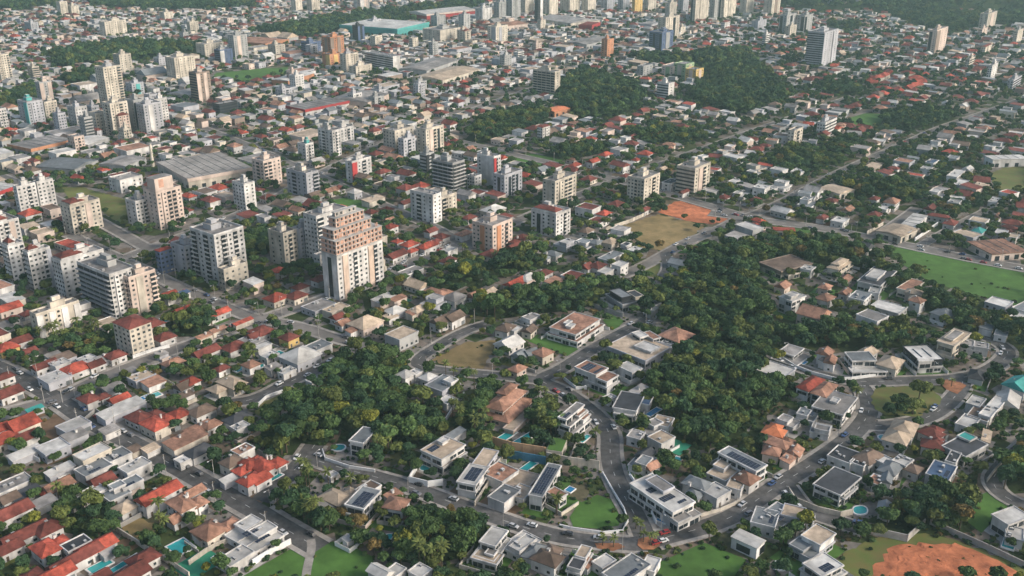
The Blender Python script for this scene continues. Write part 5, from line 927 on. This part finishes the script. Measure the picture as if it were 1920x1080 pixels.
# ------------------------------------------------------------------ trees
def crown_mesh(name, seed, leaf, lobes=11, per=85, q=.15, flat=.8):
    rs = np.random.RandomState(seed); v, f = [], []; C = []
    for _ in range(lobes):
        a, rr = rs.uniform(0, 6.28), rs.uniform(.0, .62) ** .8; C.append((rr * math.cos(a), rr * math.sin(a), rs.uniform(-.12, .5) * (1.1 - rr), rs.uniform(.30, .48)))
    C.append((0, 0, .15, .6))
    for cx, cy, cz, r in C:
        for _ in range(per):
            d = rs.normal(size=3); d /= np.linalg.norm(d); d[2] = abs(d[2]) if rs.rand() < .75 else d[2]
            p = np.array((cx, cy, cz)) + d * r * rs.uniform(.78, 1.06) * (1, 1, flat)
            nn = d + rs.normal(size=3) * .55; nn /= np.linalg.norm(nn); t = np.cross(nn, (.3, .5, .8)); t /= np.linalg.norm(t); b = np.cross(nn, t); s = q * rs.uniform(.6, 1.3); i = len(v)
            v.extend([p - t * s - b * s * .7, p + t * s * .9 - b * s * .6, p + t * s * 1.1 + b * s * .7, p - t * s * .8 + b * s * .8]); f.append((i, i + 1, i + 2, i + 3))
        i = len(v)                           # a closed core keeps the clump from being see-through
        k = .80 * r
        ring = [(math.cos(j * 1.0472), math.sin(j * 1.0472)) for j in range(6)]
        for zz, sc in ((-.55, .75), (.1, 1), (.65, .68)): v.extend([(cx + k * sc * x, cy + k * sc * y, cz + k * zz * flat) for x, y in ring])
        v.append((cx, cy, cz + k * flat)); 
        for h in range(2):
            for j in range(6): f.append((i + h * 6 + j, i + h * 6 + (j + 1) % 6, i + h * 6 + 6 + (j + 1) % 6, i + h * 6 + 6 + j))
        for j in range(6): f.append((i + 12 + j, i + 12 + (j + 1) % 6, i + 18))
    me = bpy.data.meshes.new(name); me.from_pydata([tuple(x) for x in v], [], f); me.materials.append(MAT[leaf]); return me
LEAVES = ["leaf_dark"] * 4 + ["leaf_mid"] * 4 + ["leaf_olive"] * 3 + ["leaf_yellow", "leaf_rust"]
LWORD = {"leaf_dark": "dark green", "leaf_mid": "mid green", "leaf_olive": "olive green", "leaf_yellow": "yellow-green", "leaf_rust": "rusty orange"}
CROWNS = [crown_mesh("crown", 100 + i, l) for i, l in enumerate(LEAVES)]
FARC = [crown_mesh("crown", 200 + i, l, 7, 30, .26) for i, l in enumerate(["leaf_dark", "leaf_dark", "leaf_dark", "leaf_mid", "leaf_mid", "leaf_olive"])]
def trunk_mesh():
    mb = MB(); mb.cyl(0, 0, .09, -1.35, .1, "bark", 7, .045)
    for a in (0.3, 2.4, 4.4):
        i = len(mb.v); k = mb.mi("bark"); e = (.34 * math.cos(a), .34 * math.sin(a), .3)
        for q in range(4): mb.v.append((.04 * math.cos(q * 1.57), .04 * math.sin(q * 1.57), -.35))
        for q in range(4): mb.v.append((e[0] + .018 * math.cos(q * 1.57), e[1] + .018 * math.sin(q * 1.57), e[2]))
        for q in range(4): mb.f.append((i + q, i + (q + 1) % 4, i + 4 + (q + 1) % 4, i + 4 + q)); mb.m.append(k)
    return mb.mesh("trunk")
TRUNK = trunk_mesh()
def palm_mesh(seed):
    rs = np.random.RandomState(seed); mb = MB(); k = mb.mi("leaf_palm")
    for i in range(17):
        a = i * 2.4 + rs.uniform(-.2, .2); el = rs.uniform(-.1, 1.1); L = rs.uniform(2.6, 3.6); prev = None; p = np.array([0, 0, 0.]); d = np.array([math.cos(a) * math.cos(el), math.sin(a) * math.cos(el), math.sin(el)]); sd = np.array([-math.sin(a), math.cos(a), 0])
        for s in range(6):
            wv = .42 * math.sin((s + .7) / 6.2 * 3.14) + .04; dr = np.array([0, 0, -.16 * wv / .4]); cur = (p + sd * wv + dr, p, p - sd * wv + dr)
            if prev:
                for A_, B_ in ((0, 1), (1, 2)):
                    j = len(mb.v); mb.v.extend([tuple(prev[A_]), tuple(prev[B_]), tuple(cur[B_]), tuple(cur[A_])]); mb.f.append((j, j + 1, j + 2, j + 3)); mb.m.append(k)
            prev = cur; p = p + d * L / 5; d = d + np.array([0, 0, -.28]); d /= np.linalg.norm(d)
    return mb.mesh("fronds")
PALMS = [palm_mesh(s) for s in (1, 2, 3, 4)]
pt = MB(); pt.cyl(0, 0, .22, -9, 0, "bark", 7, .14); PTRUNK = pt.mesh("trunk")
PALMN = 0
def palm(c, h, sc=1.0, label=None):
    global PALMN
    PALMN += 1; r = root("palm_tree", c, RS.uniform(0, 6.28), "palm tree", label, "palm trees")
    link("fronds", PALMS[PALMN % 4], r, (0, 0, h), 0, (sc, sc, sc)); link("trunk", PTRUNK, r, (0, 0, h), 0, (1, 1, h / 9))
    if not label: auto_label(r, ("tall" if h > 8.5 else "short") + " feathery palm tree", c)
for x, y, n, spx, spy in [(130, 638, 22, 70, 14), (365, 597, 6, 18, 8), (505, 620, 3, 15, 6), (745, 640, 4, 20, 12), (860, 735, 7, 30, 28), (900, 800, 5, 12, 30), (855, 790, 4, 10, 18), (1015, 785, 9, 22, 30), (545, 1005, 6, 40, 18), (590, 980, 5, 20, 10), (805, 1060, 7, 24, 12), (560, 900, 5, 35, 15), (310, 995, 7, 24, 22), (140, 955, 8, 40, 24), (180, 815, 3, 14, 6),
    (1180, 775, 4, 10, 14), (1040, 965, 2, 8, 4), (1325, 980, 2, 4, 8), (1090, 1070, 3, 20, 6), (480, 690, 5, 18, 12), (560, 380, 5, 30, 12), (630, 455, 5, 30, 8), (900, 490, 6, 50, 12), (980, 470, 4, 20, 8), (735, 400, 4, 15, 6), (1120, 850, 3, 10, 10), (1600, 760, 2, 10, 5), (1215, 1015, 3, 14, 4), (1190, 1000, 2, 8, 5), (640, 930, 5, 25, 15), (720, 850, 4, 20, 15), (1500, 470, 4, 25, 8), (1640, 650, 3, 20, 5)]:
    for i in range(n):
        px, py = x + RS.uniform(-spx, spx), y + RS.uniform(-spy, spy); c = G(px, py)
        if occ_at(*c) in (1, 2): continue
        palm(c, RS.uniform(6.5, 10.5), RS.uniform(.8, 1.1))
for px, py, h in [(1206, 1018, 4.5), (1219, 1024, 5.5), (1226, 1017, 4), (1150, 1027, 4.5), (1130, 1024, 4), (1200, 1002, 5), (1192, 992, 4.5), (1783, 726, 4)]: palm(G(px, py), h, .7, None)
# broad-leaved trees: woods everywhere inside their outline, gardens and streets by how green the quarter is
HILLS = [(G(px, py), wx, dy, hh, k) for k, (px, py, wx, dy, hh) in enumerate([(1720, 8, 330, 160, 38), (300, -30, 900, 300, 40), (1100, -70, 1600, 300, 70), (2000, -20, 500, 200, 60)])]
def hillz(X, Y):
    z = 0
    for c, wx, dy, hh, k in HILLS:
        u, v = (X - c[0]) / wx, (Y - c[1]) / dy
        if abs(u) < 1 and abs(v) < 1: z = max(z, hh * (1 - u * u) * (1 - v * v) * (1 + .25 * math.sin(5 * u + k) + .15 * math.sin(9 * v + 3 * u)))
    return z
cand = []
y = 282.0
while y < 3500:
    st = max(4.6, y / 185); half = (y * CT + HC * ST) * 1000 / F
    for x in np.arange(-half, half, st):
        X, Y = x + RS.uniform(-.5, .5) * st, y + RS.uniform(-.5, .5) * st; k = occ_at(X, Y)
        if hillz(X, Y) > 4 and k in (0, 9): k = 4
        if k not in (0, 4): continue
        px, py = P(X, Y, hillz(X, Y))
        if py < -30 or py > 1110: continue
        if k == 4:
            if RS.rand() > .95: continue
            s = RS.uniform(.7, 1.25) * min(6.0, st * .78) if st > 4.8 else 1.9 + 3.6 * RS.rand() ** 1.4; hh = s * .8 + RS.uniform(.8, 3.4) + (3.5 if RS.rand() < .1 else 0)
        else:
            tp = zone(px, py)[1]
            if RS.rand() > tp * (1.8 if py < 560 else 1.5): continue
            s = RS.uniform(1.4, 3.9) if st < 6 else RS.uniform(1.8, 4.2); hh = s * .9 + RS.uniform(.8, 2.2)
        cand.append((math.hypot(X, Y) / s * (1 if 12 < px < 1908 and py < 1070 else 1.6), X, Y, s, hh + hillz(X, Y), k == 4))
    y += st
cand.sort(); cand = cand[:22000]
shrubs = []
for _ in range(12000):
    px, py = RS.uniform(-10, 1930), RS.uniform(480, 1100); X, Y = G(px, py)
    if occ_at(X, Y) in (0, 4) or (occ_at(X, Y) == 3 and RS.rand() < .09): s = RS.uniform(.5, 1.3); shrubs.append((1e9, X, Y, s, s * .45, False))
cand += shrubs
print("trees", len(cand))
woodc = [(nm, np.mean(WOODG[i], 0), WOODG[i]) for nm, i in WOODNAMES]
for nm, c, _ in woodc: landmark(nm, c)
def pick(): 
    u = RS.rand(); return RS.randint(0, 4) if u < .34 else RS.randint(4, 8) if u < .72 else RS.randint(8, 11) if u < .94 else 11 if u < .98 else 12
pv, ps, pr, pk = [], [], [], []
for i, (q, X, Y, s, hh, wood) in enumerate(cand):
    if i < 296:
        k = pick(); r = root("tree", (X, Y), RS.uniform(0, 6.28), "tree", None, "trees of the woods and gardens")
        zs = RS.uniform(.72, 1.3); o = link("crown", CROWNS[k], r, (0, 0, hh), 0, (s * RS.uniform(.88, 1.12), s, s * zs)); t = link("trunk", TRUNK, r, (0, 0, hh), 0, (s * .8, s * .8, hh / 1.33))
        auto_label(r, "%s %s %s%s tree" % ("big" if s > 4 else "small" if s < 2.6 else "rounded", LWORD[LEAVES[k]], "broad " if zs < .9 else "upright " if zs > 1.06 else "", ("canopy" if all(occ_at(X + a, Y + b) == 4 for a, b in ((9, 0), (-9, 0), (0, 9), (0, -9))) else "wood-edge") if wood else "garden"), (X, Y))
    else:
        near = math.hypot(X, Y) < 1050
        pv.append((X, Y, hh)); ps.append((s * RS.uniform(.85, 1.15), s, s * RS.uniform(.65, 1.25))); pr.append((0, 0, RS.uniform(0, 6.28))); pk.append(pick() if near else 20 + RS.randint(6))
me = bpy.data.meshes.new("woodland"); me.from_pydata(pv, [], [])
for nm, ty, dt in (("sc", 'FLOAT_VECTOR', ps), ("ro", 'FLOAT_VECTOR', pr)): me.attributes.new(nm, ty, 'POINT').data.foreach_set("vector", np.array(dt, np.float32).ravel())
me.attributes.new("kk", 'INT', 'POINT').data.foreach_set("value", np.array(pk, np.int32))
wo = link("woodland", me, kind="stuff"); wo["label"] = "massed smaller and farther trees of the woods, gardens and streets"
ng = bpy.data.node_groups.new("woodland", 'GeometryNodeTree'); ng.interface.new_socket("Geometry", in_out='INPUT', socket_type='NodeSocketGeometry'); ng.interface.new_socket("Geometry", in_out='OUTPUT', socket_type='NodeSocketGeometry')
N, Lk = ng.nodes, ng.links; gi, go, jn = N.new("NodeGroupInput"), N.new("NodeGroupOutput"), N.new("GeometryNodeJoinGeometry")
def attr(n, t): a = N.new("GeometryNodeInputNamedAttribute"); a.data_type = t; a.inputs["Name"].default_value = n; return [o for o in a.outputs if o.enabled and o.name == "Attribute"][0]
asc, aro, akk = attr("sc", 'FLOAT_VECTOR'), attr("ro", 'FLOAT_VECTOR'), attr("kk", 'INT')
e2r = N.new("FunctionNodeEulerToRotation"); Lk.new(aro, e2r.inputs[0])
farhold = []
for kk, m in list(enumerate(CROWNS)) + [(20 + i, m) for i, m in enumerate(FARC)]:
    src = next((o for o in bpy.data.objects if o.data == m), None)
    if src is None:        # give the far crown shape a tree of its own to live in
        i = kk - 20; c = G([150, 1390, 1700, 590, 1180, 1480][i], [118, 168, 260, 40, 170, 290][i])
        r = root("tree", c, 0, "tree", None, "trees of the woods and gardens"); src = link("crown", m, r, (0, 0, 9), 0, (6, 6, 5)); link("trunk", TRUNK, r, (0, 0, 9), 0, (4, 4, 6.8)); auto_label(r, "broad dark tree far off", c)
    inf = N.new("GeometryNodeObjectInfo"); inf.inputs["Object"].default_value = src; inf.inputs["As Instance"].default_value = True; inf.transform_space = 'ORIGINAL'
    cmp = N.new("FunctionNodeCompare"); cmp.data_type = 'INT'; cmp.operation = 'EQUAL'; ii = [s for s in cmp.inputs if s.enabled]; Lk.new(akk, ii[0]); ii[1].default_value = kk
    iop = N.new("GeometryNodeInstanceOnPoints"); Lk.new(gi.outputs[0], iop.inputs["Points"]); Lk.new(cmp.outputs[0], iop.inputs["Selection"]); Lk.new(inf.outputs["Geometry"], iop.inputs["Instance"]); Lk.new(e2r.outputs[0], iop.inputs["Rotation"]); Lk.new(asc, iop.inputs["Scale"]); Lk.new(iop.outputs[0], jn.inputs[0])
Lk.new(jn.outputs[0], go.inputs[0]); wo.modifiers.new("leaves", 'NODES').node_group = ng

# ------------------------------------------------------------------ cars and street lamps
def car_parts(k):
    B, C, Wh = MB(), MB(), MB(); cm_ = "car%d" % k; i = len(B.v); m = B.mi(cm_)
    prof = [(-2.1, .35), (-2.15, .75), (-1.95, .95), (-.9, 1.02), (1.0, .98), (1.95, .82), (2.12, .6), (2.1, .35)]; n = len(prof)
    for yy in (-.85, .85): B.v.extend([(x, yy, z) for x, z in prof])
    for q in range(n): B.f.append((q, (q + 1) % n, n + (q + 1) % n, n + q)); B.m.append(m)
    B.f.append(tuple(range(n))); B.f.append(tuple(range(2 * n - 1, n - 1, -1))); B.m.extend([m, m])
    lo, hi = [(-1.75, -.8), (1.05, -.8), (1.05, .8), (-1.75, .8)], [(-1.35, -.66), (.35, -.66), (.35, .66), (-1.35, .66)]; g, t = C.mi("glass"), C.mi(cm_)
    C.v.extend([(x, y_, .96) for x, y_ in lo] + [(x, y_, 1.48) for x, y_ in hi]); C.f.extend([(0, 1, 5, 4), (1, 2, 6, 5), (2, 3, 7, 6), (3, 0, 4, 7), (4, 5, 6, 7)]); C.m.extend([g, g, g, g, t])
    return B.mesh("body"), C.mesh("cabin")
wh = MB()
for s in (-.12, .12):
    i = len(wh.v); wh.v.extend([(.34 * math.cos(q * .7854), s, .34 * math.sin(q * .7854)) for q in range(8)]); wh.f.append(tuple(range(i, i + 8)) if s > 0 else tuple(range(i + 7, i - 1, -1))); wh.m.append(wh.mi("tyre"))
for q in range(8): wh.f.append((q, (q + 1) % 8, 8 + (q + 1) % 8, 8 + q)); wh.m.append(0)
WHEEL = wh.mesh("wheel"); CARS = [car_parts(k) for k in range(6)]; CARW = ["silver", "black", "white", "dark red", "blue", "grey"]
def car(xy, A, k):
    r = root("parked_car", xy, A, "car", None, "cars on the streets"); r.location.z = .3; link("body", CARS[k][0], r); link("cabin", CARS[k][1], r)
    for x in (-1.3, 1.3):
        for y_ in (-.8, .8): link("wheel", WHEEL, r, (x, y_, .34))
    auto_label(r, CARW[k] + " car", xy, " on the street")
for ri, n_ in ((0, 16), (1, 20), (2, 14), (3, 4), (5, 8), (7, 2), (8, 13), (9, 6), (10, 3), (12, 3), (13, 18), (14, 12), (6, 9), (15, 5), (17, 12), (18, 8), (20, 12)):
    p, wd = ROADPTS[ri]; nn = normals(p); vis = [i for i in range(1, len(p) - 1) if 5 < P(*p[i])[0] < 1915 and 0 < P(*p[i])[1] < 1075]
    for i in RS.choice(vis, min(n_, len(vis)), False):
        t = p[i + 1] - p[i - 1]; s = RS.choice((-1, 1)); A = math.atan2(t[1], t[0]) + (math.pi if s > 0 else 0); car(p[i] + nn[i] * s * wd * RS.choice((.25, .38)), A, RS.choice([0, 1, 2, 2, 3, 4, 5, 0]))
lp = MB(); lp.cyl(0, 0, .11, 0, 8.5, "concrete", 6, .08); LPOLE = lp.mesh("pole"); la = MB(); la.box(-.05, .05, 0, 2.0, 8.3, 8.42, "metal"); LARM = la.mesh("arm"); lh = MB(); lh.box(-.16, .16, 1.6, 2.5, 8.22, 8.36, "white_paint"); LHEAD = lh.mesh("lamp_head")
for ri, stp in ((0, 12), (1, 14), (2, 14), (5, 13), (8, 13), (9, 14), (6, 15), (13, 16)):
    p, wd = ROADPTS[ri]; nn = normals(p)
    for i in range(3, len(p) - 1, stp):
        px, py = P(*p[i])
        if not (0 < px < 1920 and 100 < py < 1075): continue
        c = p[i] + nn[i] * (wd / 2 + .7); r = root("street_lamp", c, math.atan2(-nn[i][1], -nn[i][0]) - math.pi / 2, "street lamp", None, "street lamps"); link("pole", LPOLE, r); link("arm", LARM, r); link("lamp_head", LHEAD, r); auto_label(r, "thin grey street lamp", c, " on the kerb")
# utility poles and their lines down the older streets
up = MB(); up.cyl(0, 0, .17, 0, 9.5, "concrete", 6, .11); UP = up.mesh("shaft"); ua = MB(); ua.box(-1.1, 1.1, -.06, .06, 8.8, 8.95, "bark"); ua.box(-.5, -.1, -.22, .18, 7.2, 8.2, "metal"); UA = ua.mesh("crossarm")
for ri in (0, 1, 2, 4, 13, 14, 18, 20):
    p, wd = ROADPTS[ri]; nn = normals(p); prev = None
    for i in range(2, len(p) - 1, 11):
        px, py = P(*p[i])
        if not (-30 < px < 1950 and 240 < py < 1100): prev = None; continue
        c = p[i] - nn[i] * (wd / 2 + .8); A = math.atan2(nn[i][1], nn[i][0]); r = root("utility_pole", c, A, "utility pole", None, "utility poles"); link("shaft", UP, r); link("crossarm", UA, r); auto_label(r, "slender concrete utility pole", c, " with crossarm")
        if prev is not None:
            mb = MB(); d = prev - c; L = np.hypot(*d); e = d / L; sd = np.array([-e[1], e[0]]); ca, sa = math.cos(-A), math.sin(-A)
            for off in (-1, 0, 1):
                q = [(e * L * t + sd * off * .95, 9.0 - 1.1 * 4 * t * (1 - t)) for t in np.linspace(0, 1, 7)]
                for (a0, z0), (a1, z1) in zip(q[:-1], q[1:]):
                    f = lambda v, z: (ca * v[0] - sa * v[1], sa * v[0] + ca * v[1], z)
                    mb.poly([f(a0, z0 - .03), f(a1, z1 - .03), f(a1, z1 + .03), f(a0, z0 + .03)], "tyre"); mb.poly([f(a0 - sd * .03, z0), f(a1 - sd * .03, z1), f(a1 + sd * .03, z1), f(a0 + sd * .03, z0)], "tyre")
            mb.obj("overhead_wire", r, "stuff")
        prev = c
ch = MB(); c = G(287, 312); r = root("chimney_stack", c, 0, "chimney stack", "tall slender pale chimney stack by the great grey warehouse"); ch.cyl(0, 0, 1.4, 0, 20, "wall_c", 12, 1.1); ch.obj("shaft", r); ch = MB(); ch.cyl(0, 0, 1.3, 20, 20.8, "concrete", 12); ch.obj("cap", r)
# wooded hills behind the town
for k, (px, py, wx, dy, hh) in enumerate([(1720, 8, 330, 160, 38), (300, -30, 900, 300, 40), (1100, -70, 1600, 300, 70), (2000, -20, 500, 200, 60)]):
    c = G(px, py); mb = MB(); n, q = 28, 12
    for j in range(q + 1):
        for i in range(n + 1):
            u, v = i / n * 2 - 1, j / q * 2 - 1; z = hh * max(0, 1 - u * u) * max(0, 1 - v * v) * (1 + .25 * math.sin(5 * u + k) + .15 * math.sin(9 * v + 3 * u)) - .5; mb.v.append((c[0] + u * wx, c[1] + v * dy, z))
    m = mb.mi("forest_floor")
    for j in range(q):
        for i in range(n): a = j * (n + 1) + i; mb.f.append((a, a + 1, a + n + 2, a + n + 1)); mb.m.append(m)
    structure("hill", mb)
# ------------------------------------------------------------------ air
hz = MB(); hz.box(-4000, 4000, -150, 5600, -1.0, 300, "ground"); me = hz.mesh("haze"); me.materials.clear()
hm = bpy.data.materials.new("haze_air"); hm.use_nodes = True; n = hm.node_tree.nodes; n.clear(); vo = n.new("ShaderNodeVolumePrincipled"); out = n.new("ShaderNodeOutputMaterial"); vo.inputs["Color"].default_value = (.62, .90, .88, 1); vo.inputs["Density"].default_value = HAZE; vo.inputs["Anisotropy"].default_value = .2
hm.node_tree.links.new(vo.outputs[0], out.inputs["Volume"]); me.materials.append(hm); ho = link("haze", me, kind="stuff")
write_labels()
